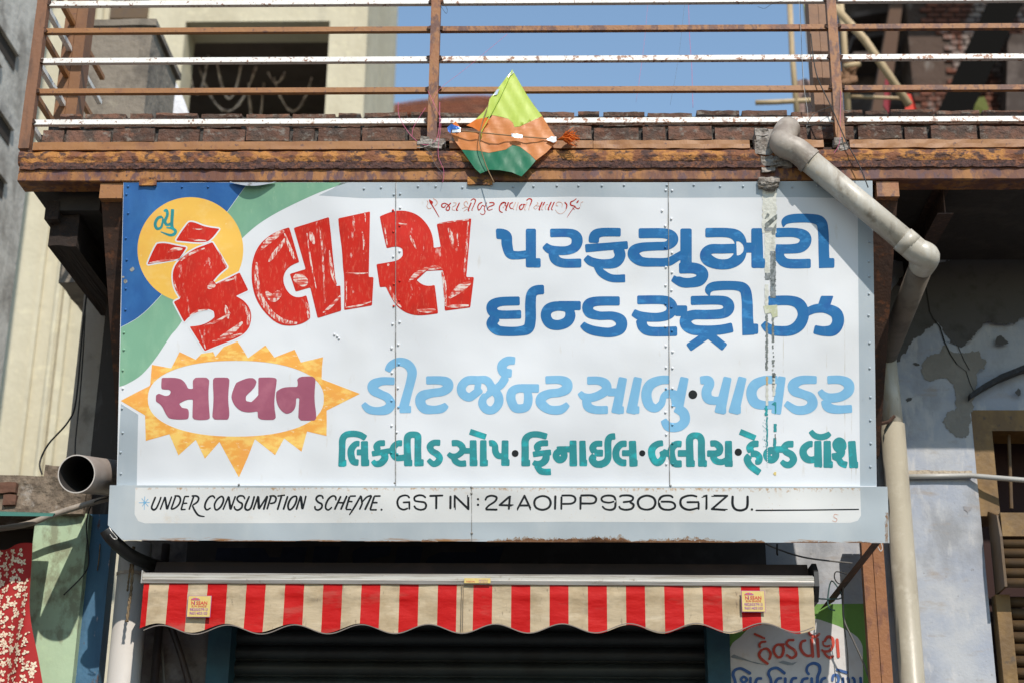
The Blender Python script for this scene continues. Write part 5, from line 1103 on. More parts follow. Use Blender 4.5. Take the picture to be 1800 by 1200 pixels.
c = at(839, 1019, AY - .03); sk = MB().box(c.x - .058, c.x + .058, AY - .0225, AY - .0212, c.z - .011, c.z + .011).obj('bar_label', STKR, aw)
text('NISSAN', sk, (c.x - .03, AY - .0235, c.z - .008), .011, STKR2); text('9825037913', sk, (c.x + .026, AY - .0235, c.z - .001), .008, STKP); text('9601403103', sk, (c.x + .026, AY - .0235, c.z - .009), .008, STKP)
# ------------------------------------------------------------------ kite
kt = thing('paper_kite', 'torn lime, orange and green paper kite caught on the balcony beam', 'kite', at(895, 220, -.31))
kc = lambda x, y: (700 + x / 4.5, 100 + y / 4.5)
def kY(px, py):      # the sheet leans on the beam and bellies slightly
    t = (py - 124) / 190; return -.222 - .006 * t - .014 * math.sin((px - 790) / 190 * math.pi) + .004 * math.sin(px * .11 + py * .05) * (.3 + t) + .0015 * math.sin(px * .27 - py * .16)
def sheet(name, outline, m, off=0.0, cell=6):
    "triangulated patch with inner vertices so the paper can crease"
    poly = [kc(*p) for p in outline]
    from mathutils.geometry import delaunay_2d_cdt
    xs = [p[0] for p in poly]; ys = [p[1] for p in poly]
    def ins(x, y):
        c = False
        for i in range(len(poly)):
            (ax, ay), (bx, by) = poly[i - 1], poly[i]
            if (ay > y) != (by > y) and x < (bx - ax) * (y - ay) / (by - ay) + ax: c = not c
        return c
    dense = []
    for i in range(len(poly)):
        (ax, ay), (bx, by) = poly[i], poly[(i + 1) % len(poly)]; k = max(1, int(math.hypot(bx - ax, by - ay) / cell))
        dense += [(ax + (bx - ax) * j / k, ay + (by - ay) * j / k) for j in range(k)]
    pts = [Vector(p) for p in dense]; nb = len(pts)
    x = min(xs)
    while x < max(xs):
        y = min(ys)
        while y < max(ys):
            q = (x + random.uniform(-1, 1), y + random.uniform(-1, 1))
            if ins(*q): pts.append(Vector(q))
            y += cell
        x += cell
    vo, eo, fo, *_r = delaunay_2d_cdt(pts, [], [list(range(nb))], 1, 1e-4)
    b = MB(); b.v = [tuple(at(v.x, v.y, kY(v.x, v.y) + off)) for v in vo]; b.f = [tuple(f) for f in fo]; b.mi = [0] * len(fo)
    return b.obj(name, m, kt, smooth=True)
sheet('lime_paper', [(902, 106), (915, 125), (1010, 290), (1070, 380), (1140, 470), (1030, 520), (960, 552), (920, 556), (905, 520), (870, 490), (820, 478), (745, 462), (700, 480), (610, 500), (680, 430), (712, 385), (722, 335), (780, 262), (865, 150)], KY)
sheet('orange_paper', [(745, 464), (820, 480), (870, 492), (905, 522), (920, 558), (960, 554), (1030, 522), (1140, 472), (1200, 570), (1245, 640), (1255, 675), (1170, 760), (1090, 820), (1040, 770), (960, 710), (905, 697), (850, 735), (718, 760), (640, 745), (500, 735), (450, 670), (418, 608), (495, 600), (560, 590), (650, 606), (690, 540)], KO)
sheet('green_paper', [(502, 737), (640, 747), (718, 762), (850, 737), (905, 699), (960, 712), (1040, 772), (1088, 822), (1040, 880), (975, 948), (900, 915), (800, 897), (720, 895), (650, 925), (610, 890), (560, 820)], KG)
sheet('orange_flap', [(612, 498), (700, 480), (722, 500), (690, 545), (660, 590), (640, 590), (590, 560), (540, 545)], TASS, -.012)
sheet('orange_flap', [(430, 530), (455, 512), (500, 570), (470, 580)], TASS, -.012)
def kp(x, y, off=-.012):
    px, py = kc(x, y); return at(px, py, kY(px, py) + off)
MB().tube([kp(400, 585), kp(560, 592, -.03), kp(740, 610, -.035), kp(950, 630, -.02), kp(1255, 655)], .0028, 6).obj('cross_spar', CANE, kt, smooth=True)
MB().tube([kp(903, 106), kp(800, 330), kp(660, 590), kp(655, 650)], .0024, 6).obj('spine', KY, kt, smooth=True)
MB().tube(spline([kp(712, 385, -.02), kp(660, 540, -.03), kp(645, 680, -.03), kp(690, 850, -.02), at(*kc(760, 1000), -0.2450)], 5), .0022, 6).obj('loose_spar', CANE, kt, smooth=True)
sheet('silver_tape', [(895, 608), (985, 618), (983, 645), (897, 634)], KT, -.026, 3); sheet('silver_tape', [(1175, 655), (1210, 630), (1250, 635), (1250, 670), (1230, 682)], KT, -.016, 3)
sheet('silver_tape', [(430, 560), (495, 562), (490, 596), (425, 600)], KT, -.028, 3); sheet('blue_foil', [(388, 560), (420, 532), (492, 560), (488, 570), (420, 578), (412, 606), (394, 590)], KB, -.030, 3)
sheet('silver_tape', [(898, 108), (914, 124), (875, 165), (866, 160)], KT, -.006, 3); sheet('silver_tape', [(778, 262), (802, 256), (782, 300), (752, 306)], KT, -.006, 3)
b = MB(); c = kp(1262, 655)
for k in range(60):
    a = random.uniform(-.7, .85); L = random.uniform(.03, .085); m1 = c + Vector((.02, random.uniform(-.02, 0), random.uniform(-.006, .006)))
    e = m1 + Vector((L * math.cos(a), random.uniform(-.03, .03), L * math.sin(a) * .8)); mm = (m1 + e) / 2 + Vector((0, random.uniform(-.02, .02), random.uniform(-.015, .015)))
    b.tube([c, m1, mm, e], [.002, .002, .0022, .0012], 4)
b.obj('tassel', TASS, kt)
b = MB(); b.prism([at(876, 318, -0.1800), at(884, 314.5, -0.1800), at(900, 313.5, -0.1800), at(918, 315, -0.1800), at(927, 319, -0.1800)], Vector((0, .012, 0))); tag(b.obj('paper_scrap', KG), 'green paper scrap stuck between the beam and the top edge of the sign', 'paper scrap')
# ------------------------------------------------------------------ kite threads
for i, (pts, m_, rr_, lab) in enumerate((
    ([(892, 60, -0.1850), (820, 120, -0.1850), (770, 160, -0.1950), (760, 190, -0.1950)], PINK, .0006, 'thin pink kite thread tied high on the middle railing post'),
    ([(700, 180, -0.1950), (702, 206, -0.1950), (722, 238, -0.1950), (745, 255, -0.2050), (765, 248, -0.2050), (772, 225, -0.2050), (773, 180, -0.1950)], PINK, .0011, 'loose pink kite thread looped round the foot of the middle post'),
    ([(752, 160, -0.1950), (766, 190, -0.2050), (775, 215, -0.2050), (770, 270, -0.2150), (780, 300, -0.2150), (778, 322, -0.2050)], PINK, .0009, 'pink kite thread hanging from the middle post over the beam'),
    ([(748, 190, -0.1950), (728, 222, -0.1950), (724, 240, -0.1950)], PINK, .0009, 'short pink thread in front of the kerb bricks left of the middle post'),
    ([(745, 258, -0.2050), (758, 272, -0.2150), (765, 290, -0.2150), (779, 305, -0.2150)], WIREG, .0010, 'grey string draped over the beam below the middle post'),
    ([(1403, -20, -0.1850), (1408, 60, -0.1850), (1411, 120, -0.1850), (1414, 160, -0.2050), (1420, 200, -0.2150), (1418, 225, -0.2250)], PVCG, .0009, 'pale string hanging down beside the right column to the drain elbow'),
    ([(1406, -20, -0.1850), (1409, 80, -0.1850), (1413, 150, -0.1850), (1428, 190, -0.2050)], WIRE, .0010, 'dark string hanging beside the pale string near the drain elbow'),
    ([(1425, 60, -0.1850), (1435, 130, -0.1950), (1462, 190, -0.2050), (1488, 250, -0.2250), (1510, 290, -0.2350), (1526, 330, -0.2450)], WIRE, .0026, 'black cable running down over the beam beside the drain pipe'),
    ([(1418, 220, -0.2250), (1432, 200, -0.2250), (1463, 187, -0.2050)], WIRE, .0016, 'dark twig of wire behind the drain elbow'),
    ([(1478, 160, -0.1850), (1477, 210, -0.2050), (1476, 250, -0.2150), (1466, 270, -0.2150)], PINK, .0009, 'pink kite thread hanging from the right railing post'),
    ([(1332, 12, -0.1850), (1345, 15, -0.1850), (1360, 6, -0.1850), (1395, -2, -0.1850)], WIRE, .0009, 'thin dark loop of string under the top rail by the right column'),
    ([(1210, -10, .5), (1212, 60, .5), (1216, 120, .5), (1218, 190, .5)], PINK, .0010, 'long pink thread hanging against the open sky'),
    ([(1140, -10, .5), (1132, 80, .5), (1118, 180, .5)], PINK, .0006, 'faint pink thread slanting against the sky right of the kite'),
    ([(1205, -10, .5), (1193, 100, .5), (1178, 185, .5)], WIREG, .0006, 'faint grey thread slanting against the sky'),
    ([(774, 10, -0.1850), (784, 24, -0.1850), (786, 16, -0.1850), (778, 5, -0.1850)], WIRE, .0009, 'small loop of dark string on the top of the middle post'))):
    cable('kite_thread', pts, rr_, m_, lab, 'thread', 'threads caught on the balcony')

# ------------------------------------------------------------------ lower left: column, green pillar, ledge, duct, cloth, pipes
YC = .70
xa, xb = xat(148, 905, YC), xat(212, 905, YC)
tag(MB().box(xa, xb, YC, YC + .1, zat(905, YC), ZS - .004).obj('dark_post', mat('shade_darkened_post', (.040, .032, .028), .85, layers=[((.09, .08, .075), (14, 14, 4), .58, .68, .8, 7)], bump=[(30, .003, 6)])), 'post darkened for shade between the grey wall and the left edge of the sign', 'post')  # upper part of the blue post, coloured dark to stand in for shade
tag(MB().box(xa, xat(196, 955, YC), YC - .004, YC + .1, 0, zat(905, YC) - .002).obj('blue_post', BLUEC), 'chipped blue painted post below the round duct', 'post')
o = MB(); rough_box(o, xat(52, 1000, .64), xat(147, 1000, .64), .64, .9, 0, zat(905, .64), .004, 10, 4, 4); tag(fixn(o.obj('green_pillar', MINT)), 'pale mint green plastered pillar between red cloth and blue post', 'pillar')
led = thing('wall_ledge', 'crumbling brown cement and brick ledge beside the round duct', 'ledge', at(70, 870, .7))
b = MB(); rough_box(b, -3.4, xat(150, 870, .60), .60, 1.2, zat(904, .6), zat(836, .6), .022, 40, 4, 5); fixn(b.obj('rubble', RUBBLE, led))
b = MB(); rough_box(b, xat(74, 860, .66), xat(152, 850, .66), .66, 1.0, zat(908, .66), zat(820, .66), .02, 14, 4, 7, 3); fixn(b.obj('rubble', RUBBLE, led))
for (px, py, w_) in ((-8, 858, .10), (6, 880, .06)):
    c = at(px, py, .58); b = MB(); rough_box(b, c.x, c.x + w_, .572, .66, c.z - .02, c.z + .03, .006, 6, 3, 20, px); fixn(b.obj('brick', mat('ledge_brick', (.12, .055, .035), .9, layers=[((.10, .06, .04), 14, .5, .62, .8, 6)], bump=[(30, .008, 6)]), led))
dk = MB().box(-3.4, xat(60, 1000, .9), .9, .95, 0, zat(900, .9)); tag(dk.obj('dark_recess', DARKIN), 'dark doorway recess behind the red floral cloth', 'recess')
# big round duct
du = thing('round_duct', 'wide grey round duct end poking out left of the sign', 'duct', at(135, 832, .1))
a = at(134.5, 832, .05); c = at(226, 842, .72); dd = (c - a)
MB().tube([a, a + dd * .3, c], .0845, 40, caps=False).obj('duct_shell', DUCT, du, smooth=True)
b = MB(); 
b.tube([a + dd * .001, a + dd * .999], .0805, 40, caps=False); o = b.obj('duct_lining', DUCTIN, du, smooth=True)
ax_ = dd.normalized(); s1_ = ax_.cross(Vector((0, 0, 1))).normalized(); s2_ = ax_.cross(s1_)
b = MB(); n_ = 40
for k in range(n_):
    q = s1_ * math.cos(2 * math.pi * k / n_) + s2_ * math.sin(2 * math.pi * k / n_); b.v += [tuple(a + q * .0848 - ax_ * .001), tuple(a + q * .0800 - ax_ * .001)]
b.f = [(2 * k, 2 * k + 1, (2 * k + 3) % (2 * n_), (2 * k + 2) % (2 * n_)) for k in range(n_)]; b.mi = [0] * n_
b.obj('duct_rim', mat('duct_rim_bright', (.55, .50, .46), .5), du)
b = MB(); b.add([c + s1_ * .08 * math.cos(t_ * .524) + s2_ * .08 * math.sin(t_ * .524) for t_ in range(12)], [tuple(range(12))]); b.obj('duct_end', DUCTIN, du)
tag(MB().tube(spline([at(-60, 935, .5), at(40, 922, .5), at(95, 903, .5), at(150, 886, .5), at(205, 871, .55)], 5), .0145, 12).obj('grey_pipe', PVCE, smooth=True), 'slim brown grey pipe running under the round duct', 'pipe')
b = MB(); q0, q1 = at(-80, 893, .15), at(96, 905, .15)
b.hexa([at(-80, 905, .1), at(92, 906.5, .1), at(97, 904, .45), at(-80, 903, .45), at(-80, 897.5, .1), at(94, 903.5, .1), at(97, 901, .45), at(-80, 895, .45)]); tag(fixn(b.obj('green_sheet', TEALS)), 'edge of a dark green sheet projecting over the red cloth', 'sheet')
# white pipe at lower left
wp = thing('pvc_stack', 'thick pale plastic pipe standing between blue post and awning', 'pipe', (xat(224, 1100, .55), .55, 0))
X = xat(223, 1100, .55)
MB().tube([(X, .58, 0), (X, .58, zat(958, .58))], .074, 28).obj('pipe', PVCG if False else mat('pale_stack_pipe', (.48, .45, .42), .4, layers=[((.36, .33, .30), (6, 6, 2), .48, .66, .6, 6)], bump=[(20, .001, 4)]), wp, smooth=True)
MB().tube([(X, .58, zat(1010, .58)), (X, .58, zat(1015, .58))], .0775, 28).obj('joint_ring', PVCE, wp, smooth=False)
MB().tube([(X + .11, .7, 0), (X + .11, .7, zat(958, .7))], .02, 10).obj('cable_duct', CASS, wp, smooth=True)
# ropes hanging beside it
def rope(pts, r, lab):
    P = spline([at(*p) for p in pts], 8); b = MB()
    for ph in (0, math.pi):
        Q = []
        for i, p in enumerate(P): Q.append(p + Vector((math.cos(i * 1.1 + ph) * r * .6, math.sin(i * 1.1 + ph) * r * .6, 0)))
        b.tube(Q, r * .8, 6)
    return tag(b.obj('hanging_rope', ROPE, smooth=True), lab, 'rope', 'ropes by the pale pipe')
rope([(235, 960, .42), (233, 1000, .42), (230, 1040, .42), (227, 1060, .42), (223, 1092, .42)], .006, 'frayed jute rope hanging in front of the pale stack pipe')
rope([(230, 990, .44), (226, 1020, .44), (224, 1038, .44)], .004, 'short dark rope end beside the longer jute rope')
# black arm hooked under the lower left corner of the sign
P = spline([at(186, 930, .20), at(197, 946, .22), at(225, 972, .30), at(262, 990, .45), at(300, 1000, .7)], 6)
hk = MB().tube(P, [.03] * len(P), 12).obj('hooked_bracket', BLACKP, smooth=True); tag(hk, 'black curved arm hooked under the lower left corner of the sign', 'bracket')
tag(MB().tube(spline([at(192, 926, .15), at(197, 934, .15), at(206, 945, .16), at(200, 946, .16), at(193, 938, .15)], 5), .0022, 6).obj('steel_hook', ALU, smooth=True), 'small bright wire hook on the black arm at the lower left corner', 'hook')
a, c = at(1548, 944, .22), at(1455, 1062, .76)
d1 = Vector((.035, 0, .02)); d2 = Vector((0, .03, 0))
tag(fixn(MB().hexa([a - d1, a + d1, a + d1 + d2, a - d1 + d2, c - d1, c + d1, c + d1 + d2, c - d1 + d2]).obj('slanting_bracket', DARKST)), 'dark steel arm running back from the lower right corner of the sign', 'bracket')
# cables
for pts, r, m_, lab in (
    ([(154, 505, .72), (146, 570, .78), (134, 700, .84), (120, 740, .84), (85, 780, .84), (70, 812, .8), (74, 833, .8)], .0045, WIRE, 'long black cable hanging down the grey wall at left'),
    ([(150, 540, .74), (146, 620, .8), (140, 700, .84), (133, 770, .86), (132, 798, .86)], .0035, WIRE, 'second thinner black cable hanging beside the long one at left'),
    ([(190, 874, .5), (165, 882, .5), (154, 905, .55), (152, 935, .6), (156, 975, .62), (150, 1005, .62), (112, 1045, .6)], .0035, WIRE, 'black wire drooping from the slim pipe across the green pillar'),
    ([(176, 955, .68), (174, 980, .68), (171, 1002, .68)], .003, ROPE, 'short rusty wire hooked on the blue post'),
    ([(1346, 955, .4), (1372, 966, .5), (1420, 980, .55), (1498, 989, .6)], .004, WIREG, 'grey cable sagging under the sign toward the orange post'),
    ([(1433, 1051, .6), (1460, 1052, .66), (1480, 1048, .66), (1462, 1020, .66), (1455, 1052, .66), (1458, 1068, .66), (1468, 1072, .66)], .0035, mat('green_wire', (.04, .09, .09), .6), 'looped green wire at the right end of the awning'),
    ([(1488, 1008, .62), (1470, 1004, .62), (1467, 1015, .62), (1475, 1025, .62), (1490, 1020, .62)], .003, WIRE, 'small coil of black wire on the dark arm'),
    ([(1482, 1020, .62), (1482, 1060, .66), (1484, 1090, .66), (1500, 1125, .66), (1520, 1170, .66), (1535, 1215, .66)], .0045, WIREG, 'grey wire hanging in front of the mural beside the orange post'),
    ([(1480, 1030, .64), (1483, 1090, .68), (1490, 1150, .68), (1491, 1220, .68)], .0025, WIRE, 'thin black wire hanging straight down over the mural'),
    ([(1366, 955, .35), (1366, 972, .35), (1368, 974, .35)], .0045, WIRE, 'short black peg hanging from the bottom edge of the sign'),
    ([(1548, 950, .2), (1551, 962, .2), (1548, 968, .2), (1543, 960, .2)], .002, ALU, 'small wire ring at the lower right corner of the sign'),
    ([(283, 1100, .74), (285, 1140, .74), (290, 1215, .74)], .006, WIREG, 'grey cable on the dark wall left of the shutter'),
    ([(300, 1098, .72), (318, 1150, .72), (336, 1215, .72)], .016, CASS, 'black pipe slanting down left of the shutter')):
    cable('hanging_wire', pts, r, m_, lab, 'wire')
# red floral cloth
cl = thing('floral_cloth', 'red cloth with cream flowers hanging at the lower left corner', 'cloth', at(20, 1080, .35))
def clY(x, z): return .35 + .022 * math.sin(x * 21 + z * 2.0) + .012 * math.sin(x * 47 - z * 5) + .006 * math.sin(z * 13)
zt1, zb1_ = zat(962, .35), 1.35; b = MB(); nx_, nz2 = 60, 50
def cedge(z):
    t = (zt1 - z) / (zt1 - zat(1200, .35)); return xat(58, 962, .35) + t * (xat(75, 1200, .35) - xat(58, 962, .35)) - .025 * math.sin(t * 3.1) 
for i in range(nx_ + 1):
    for j in range(nz2 + 1):
        z = zt1 + (zb1_ - zt1) * j / nz2 - .012 * math.sin(i * .4); x = -3.2 + (cedge(z) + 3.2) * i / nx_
        b.v.append((x, clY(x, z), z))
for i in range(nx_):
    for j in range(nz2):
        a = i * (nz2 + 1) + j; b.f.append((a, a + 1, a + nz2 + 2, a + nz2 + 1)); b.mi.append(0)
b.obj('cloth_panel', CLOTHR, cl, smooth=True)
b = MB(); b2 = MB()
rnd = random.Random(4); px_, rows_ = [], 0
z = zt1 - .03
while z > 1.6:
    x = -3.1 + (rows_ % 2) * .035
    while x < cedge(z) - .02:
        cx_, cz_ = x + rnd.uniform(-.012, .012), z + rnd.uniform(-.010, .010); r_ = rnd.uniform(.015, .021); ph = rnd.uniform(0, 6.28)
        for k in range(5):
            if rnd.random() < .16: continue
            a0 = ph + k * 1.2566 + rnd.uniform(-.2, .2); u = Vector((math.cos(a0), math.sin(a0))); v_ = Vector((-u.y, u.x)); c0 = Vector((cx_, cz_)); L = r_ * rnd.uniform(.7, 1.15); wd = L * rnd.uniform(.26, .40)
            q = [c0, c0 + u * L * .35 + v_ * wd * .8, c0 + u * L * .7 + v_ * wd * .75, c0 + u * L, c0 + u * L * .7 - v_ * wd * .75, c0 + u * L * .35 - v_ * wd * .8]
            if max(p.x for p in q) < cedge(z) - .004:
                b.add([(p.x, clY(p.x, p.y) - .0035 - .0003 * k, p.y) for p in q], [tuple(range(6))])
                q = [c0, c0 + u * L * .5 + v_ * .002, c0 + u * L * .55, c0 + u * L * .5 - v_ * .002]
                if k % 2: b2.add([(p.x, clY(p.x, p.y) - .0055, p.y) for p in q], [(0, 1, 2, 3)])
        x += .037
    z -= .028; rows_ += 1
o = b.obj('flower_print', PETAL, cl); o['kind'] = 'stuff'; o = b2.obj('flower_heart', mat('print_pink', (.50, .10, .09), .8), cl); o['kind'] = 'stuff'

# ------------------------------------------------------------------ neighbours: grey wall with slots, cream building
gw = thing('grey_side_wall', 'stained grey wall with dark slots at the far left edge', 'wall', (xat(46, 328, 3.0), 3.0, 0))
GX = xat(46, 328, 3.0)
MB().box(GX - .3, GX, -1.5, 3.0, 0, 12).obj('wall', GREYW, gw)
for (pa, pya, pb, pyb) in ((-30, -10, 28, 100), (-60, 110, 20, 222), (-40, 250, 8, 318), (-30, 60, -2, 120)):
    # slot on the side wall: ray hits plane X = GX
    def atX(px, py):
        r = ray(px, py); return CAM + r * ((GX + .004 - CAM.x) / r.x)
    p, q = atX(pa, pya), atX(pb, pyb)
    MB().box(GX - .02, GX + .03, min(p.y, q.y), max(p.y, q.y), (p.z + q.z) / 2 - .03, (p.z + q.z) / 2 + .05).obj('slot_sill', GREYW, gw)
    MB().box(GX - .02, GX + .006, min(p.y, q.y), max(p.y, q.y), (p.z + q.z) / 2 - .14, (p.z + q.z) / 2 - .031).obj('slot', DARKIN, gw)
CY = 5.0
cb = thing('cream_building', 'cream plastered house behind the balcony with dark open veranda', 'building', (xat(400, 100, CY), CY, 0))
cx0, cx1 = xat(0, 400, CY) - 1.5, xat(642, 120, CY)
ysd = CY + 1
while xat(695, 120, ysd) < cx1 - .0 and False: pass
for _i in range(400):
    if xat(695, 120, ysd) <= cx1: break
    ysd += .02
ox0, ox1 = xat(320, 110, CY), xat(576, 110, CY); oz0, oz1 = zat(330, CY), zat(38, CY, 450)
zr_ = zat(-60, CY) + 1.5
b = MB().box(cx0, ox0, CY, CY + .35, 0, zr_).box(ox1, cx1, CY, CY + .35, 0, zr_).box(ox0, ox1, CY, CY + .35, 0, oz0).box(ox0, ox1, CY, CY + .35, oz1, zr_); b.obj('facade', CREAM, cb)
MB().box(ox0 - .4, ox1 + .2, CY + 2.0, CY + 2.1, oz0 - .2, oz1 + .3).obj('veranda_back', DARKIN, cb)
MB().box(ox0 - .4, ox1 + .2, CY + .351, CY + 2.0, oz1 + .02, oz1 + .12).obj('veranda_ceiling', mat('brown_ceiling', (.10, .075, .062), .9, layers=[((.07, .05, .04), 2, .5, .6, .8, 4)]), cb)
MB().box(cx1 - .12, cx1, CY + .351, ysd, 0, zr_).obj('side_wall', CREAM, cb)
MB().box(xat(196, 15, CY), xat(262, 15, CY), CY - .03, CY + .02, zat(32, CY), zat(-5, CY)).obj('shuttered_window', OCHS, cb)
for (a, z_) in ((xat(150, 100, CY), 0), (xat(164, 100, CY), 0)): MB().box(a, a + .05, CY - .04, CY - .001, 0, zr_).obj('pilaster_edge', CREAM, cb)
cx_ = xat(99, 450, CY); 
MB().tube([(xat(92, 600, CY - .05), CY - .06, 0), (xat(92, 600, CY - .05), CY - .06, zr_)], .022, 10).obj('downpipe', CREAM, cb)
MB().box(xat(68, 500, CY), xat(76, 500, CY), CY - .03, CY - .001, 0, zr_).obj('pilaster_edge', CREAM, cb)
# garlands hanging in the veranda
for i, (xa, xb, dep) in enumerate(((322, 372, 120), (372, 434, 128), (330, 470, 150), (452, 520, 100), (462, 568, 150), (430, 470, 190), (500, 572, 118))):
    y = CY + .6 + .1 * i; P = []
    for k in range(15):
        t = k / 14; px = xa + (xb - xa) * t; py = 46 + dep * (1 - (2 * t - 1) ** 2) * 1.0
        P.append(at(px, py, y))
    b = MB(); b.tube(P, [.011 + .004 * math.sin(k * 2.2) for k in range(15)], 6); tag(b.obj('garland', TINSEL), ['dusty garland loop nearest the left jamb of the veranda', 'second narrow garland loop in the veranda', 'wide low garland loop crossing the left half of the veranda', 'narrow garland loop right of the veranda middle', 'wide deep garland loop by the right jamb of the veranda', 'deepest narrow garland hanging below the kerb in the veranda middle', 'shallow garland loop nearest the right jamb of the veranda'][i], 'garland', 'garlands in the veranda')
# concrete water tank block and torn white sheet
tk = thing('concrete_block', 'weathered grey concrete tank block behind the left railing', 'tank', at(210, 120, 1.5)); ty = 1.5
b = MB(); rough_box(b, xat(148, 110, ty), xat(262, 110, ty), ty, ty + .62, ZB + .2, zat(44, ty), .012, 20, 5, 4); fixn(b.obj('block', CONC, tk))
b = MB(); rough_box(b, xat(146, 110, ty) - .01, xat(266, 110, ty) + .01, ty - .015, ty + .64, zat(44, ty) + .002, zat(33, ty), .010, 20, 2, 4); fixn(b.obj('rim', CONC, tk))
b = MB(); y = 2.4; b.prism([at(288, 126, y), at(300, 130, y), at(312, 150, y), (at(322, 172, y)), at(332, 200, y), at(334, 240, y), at(285, 240, y), at(286, 170, y)], Vector((0, .02, 0)));
tag(fixn(b.obj('white_sheet', mat('white_tarp', (.72, .73, .78), .7, layers=[((.50, .50, .55), (9, 9, 4), .5, .62, .7, 6)], bump=[(12, .02, 5)]))), 'torn white sheet standing behind the concrete tank block', 'sheet')
# tiled roof beyond
RY = 12.0
rf = thing('tiled_roof', 'low red tiled roof peeking over the kerb behind the kite', 'roof', at(830, 180, RY))
prof_ = [(690, 186), (720, 181), (760, 176), (800, 171.5), (840, 170), (880, 172), (930, 186)]
b = MB(); rows_n = 6
tile = None; tcount = 0
for r_i in range(rows_n):
    for k in range(34):
        px = 690 + k * 7.4 + (r_i % 2) * 3.5
        py = np.interp(px, [p[0] for p in prof_], [p[1] for p in prof_]) + r_i * 6.0
        if py > 205: continue
        c = at(px, py, RY - r_i * .16)
        if tile is None:
            tb = MB(); tb.tube([(0, 0, 0), (0, .16, .06)], [.028, .024], 8); t0 = tb.obj('tile', ROOFT, rf, smooth=True, rel=False); tile = t0.data; o = t0
        else: o = D.objects.new('tile', tile); COL.objects.link(o); o.parent = rf
        o.location = c - world_loc(rf); tcount += 1
b = MB(); b.prism([at(px, py + 5, RY + .2) for px, py in prof_] + [at(930, 300, RY + .2), at(690, 300, RY + .2)], Vector((0, 1.5, 0))); fixn(b.obj('roof_body', ROOFT, rf))
# ------------------------------------------------------------------ unfinished brick building on the right with scaffolding
BY = 7.0
bb = thing('brick_building', 'unfinished red brick building in shade behind the right railing', 'building', (xat(1650, 100, BY), BY, 0))
bx0, bx1 = xat(1600, 100, BY), xat(1960, 100, BY)
MB().box(bx0, bx1, BY, BY + .4, 0, zat(-120, BY)).obj('wall', BPLAS, bb)
bm0 = MB(); rough_box(bm0, 0, .115, -.02, .03, 0, .046, .004, 3, 2, 20); o = fixn(bm0.obj('brick', BBRICK)); bme = o.data; D.objects.remove(o)
z = zat(222, BY); row = 0; cnt = 0
while z < zat(-25, BY):
    x = bx0 + (.065 if row % 2 else 0)
    while x < bx1 - .13:
        nv = noise.noise(Vector((x * 1.3, z * 1.1, 4)))
        if nv > -.10 and cnt < 290 and x < xat(1815, 100, BY):
            o = D.objects.new('brick', bme); COL.objects.link(o); o.parent = bb; o.location = Vector((x, BY - .004, z)) - world_loc(bb); o.rotation_euler = (0, random.uniform(-.02, .02), 0); cnt += 1
        x += .135
    z += .062; row += 1
MB().box(bx0 - 2.2, bx1 + 1.5, BY - 1.5, BY + 1.2, zat(-150, BY) + .0, zat(-150, BY) + .18).obj('shade_slab', CONC, bb)  # unseen slab above the view, added to shade the brick facade
# darker upper left part: stair roof slabs
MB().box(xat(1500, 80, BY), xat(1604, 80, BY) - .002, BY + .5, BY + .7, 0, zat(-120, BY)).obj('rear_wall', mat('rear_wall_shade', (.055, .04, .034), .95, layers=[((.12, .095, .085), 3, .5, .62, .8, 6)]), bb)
for (a0, a1, c0, c1) in ((1498, 1570, 22, 8), (1500, 1560, 60, 50), (1500, 1568, 92, 86)):
    b = MB(); p0, p1, p2, p3 = at(a0, c0, BY + .1), at(a1, c1 + 4, BY + .1), at(a1, c1 + 12, BY + .1), at(a0, c0 + 9, BY + .1); b.prism([p0, p1, p2, p3], Vector((0, .35, 0))); fixn(b.obj('slab_edge', MATS['rear_wall_shade'], bb))
b = MB(); p = [at(1572, -30, BY - .2), at(1592, -30, BY - .2), at(1560, 210, BY - .2), at(1530, 210, BY - .2)]; b.prism(p, Vector((0, .15, 0))); fixn(b.obj('leaning_plank', mat('plank_brown', (.10, .055, .035), .9, layers=[((.10, .06, .04), 6, .5, .6, .8, 5)]), bb))
gd = MB(); p = [at(1752, -30, BY - .6), at(1815, -30, BY - .6), at(1700, 215, BY - .6), at(1640, 215, BY - .6)]; gd.prism(p, Vector((0, .25, 0))); tag(fixn(gd.obj('dark_girder', BLACKB)), 'black sloping girder crossing the brick building at the top right', 'girder')
b = MB(); p = [at(1772, 60, BY - .3), at(1850, 60, BY - .3), at(1850, 215, BY - .3), at(1768, 215, BY - .3)]; b.prism(p, Vector((0, .2, 0))); fixn(b.obj('plaster_pier', MATS['rear_wall_shade'], bb))
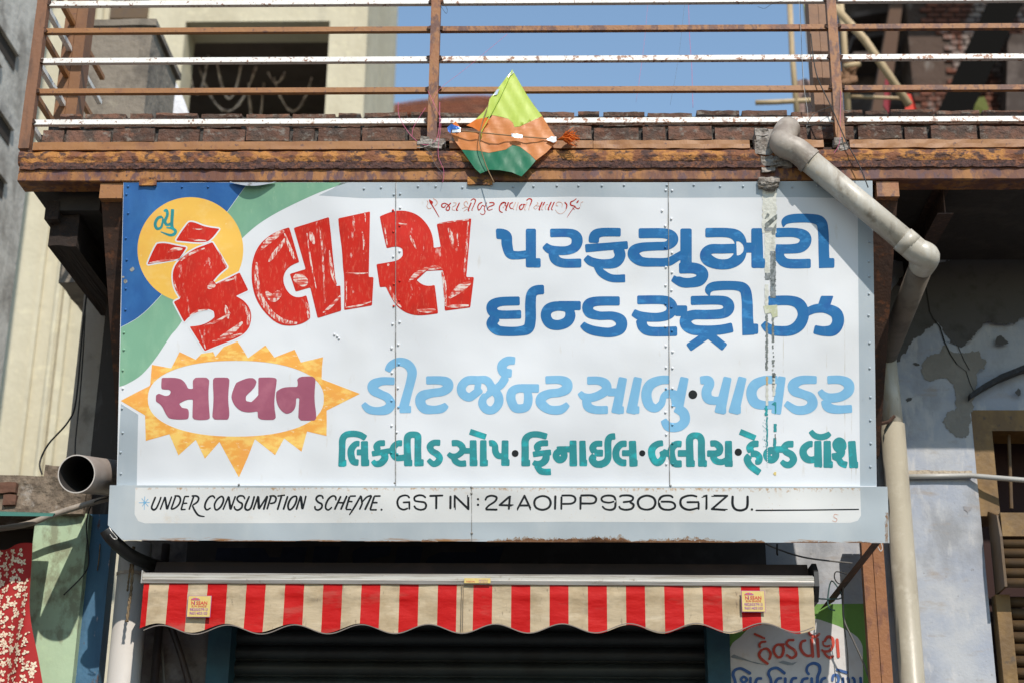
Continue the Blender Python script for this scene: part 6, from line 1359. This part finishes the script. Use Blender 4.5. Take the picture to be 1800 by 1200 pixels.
for i, (pts, r, lab) in enumerate((
    ([(1387, -20, 4), (1392, 90, 4), (1402, 215, 4)], .022, 'upright bamboo pole furthest left of the scaffold'), ([(1414, -20, 4.2), (1424, 90, 4.2), (1436, 215, 4.2)], .022, 'upright bamboo pole just left of the right column'),
    ([(1474, -30, 4), (1483, 60, 4), (1492, 215, 4)], .024, 'upright bamboo pole just right of the railing post'), ([(1466, 12, 3.8), (1520, 70, 3.8), (1598, 185, 3.8)], .030, 'slanting bamboo pole tied across the scaffold'),
    ([(1328, 181, 4), (1365, 180, 4), (1402, 178, 4), (1450, 176, 4)], .020, 'horizontal bamboo pole tip poking out over the kerb'), ([(1484, 118, 3.9), (1512, 112, 3.9)], .024, 'short bamboo stub lashed to the scaffold'), ([(1490, 170, 4), (1600, 174, 4)], .014, 'thin horizontal pole low on the scaffold'))):
    tag(MB().tube([at(*p) for p in pts], r, 10).obj('bamboo_pole', BAMBOO, smooth=True), lab, 'bamboo pole', 'scaffold poles')
b = MB()
for k in range(9): c = at(1487 + random.uniform(-7, 9), 112 + k * 5, 3.95); rough_box(b, c.x - .045, c.x + .045, c.y - .05, c.y + .03, c.z - .02, c.z + .025, .03, 5, 3, 12, k)
tag(fixn(b.obj('rope_lashing', mat('coir_lashing', (.24, .13, .07), .95, bump=[(60, .02, 6)]), smooth=True)), 'brown rope lashing on the upright bamboo by the post', 'rope')
def rag(pts, m, lab, y):
    b = MB(); b.prism([at(px, py, y + .02 * (i % 2)) for i, (px, py) in enumerate(pts)], Vector((0, .02, 0))); return tag(fixn(b.obj('hanging_rag', m)), lab, 'rag', 'rags on the scaffold')
rag([(1593, 165), (1601, 166), (1610, 188), (1612, 212), (1590, 212)], mat('red_rag', (.55, .05, .03), .8), 'bright red rag at the foot of the slanting bamboo', 3.9)
rag([(1556, 140), (1562, 138), (1566, 175), (1562, 200), (1553, 186)], mat('crimson_rag', (.22, .02, .03), .8), 'dark crimson rag left of the slanting bamboo', 4.4)
rag([(1714, 184), (1721, 172), (1730, 170), (1736, 184), (1740, 200), (1710, 200)], mat('olive_rag', (.10, .11, .02), .9), 'small dull olive rag below the brick wall at the far right', 5.6)
rag([(1416, -10), (1426, -10), (1425, 30), (1420, 28), (1415, 12)], mat('green_rag', (.32, .48, .07), .8), 'light green rag at the top beside the right column', 4.1)
rag([(1402, 142), (1416, 138), (1430, 146), (1434, 185), (1436, 215), (1395, 215), (1400, 170)], mat('dusty_sack', (.30, .20, .17), .9, layers=[((.18, .11, .09), 12, .5, .6, .8, 5)]), 'dusty brown sack lashed between two bamboo poles', 4.3)
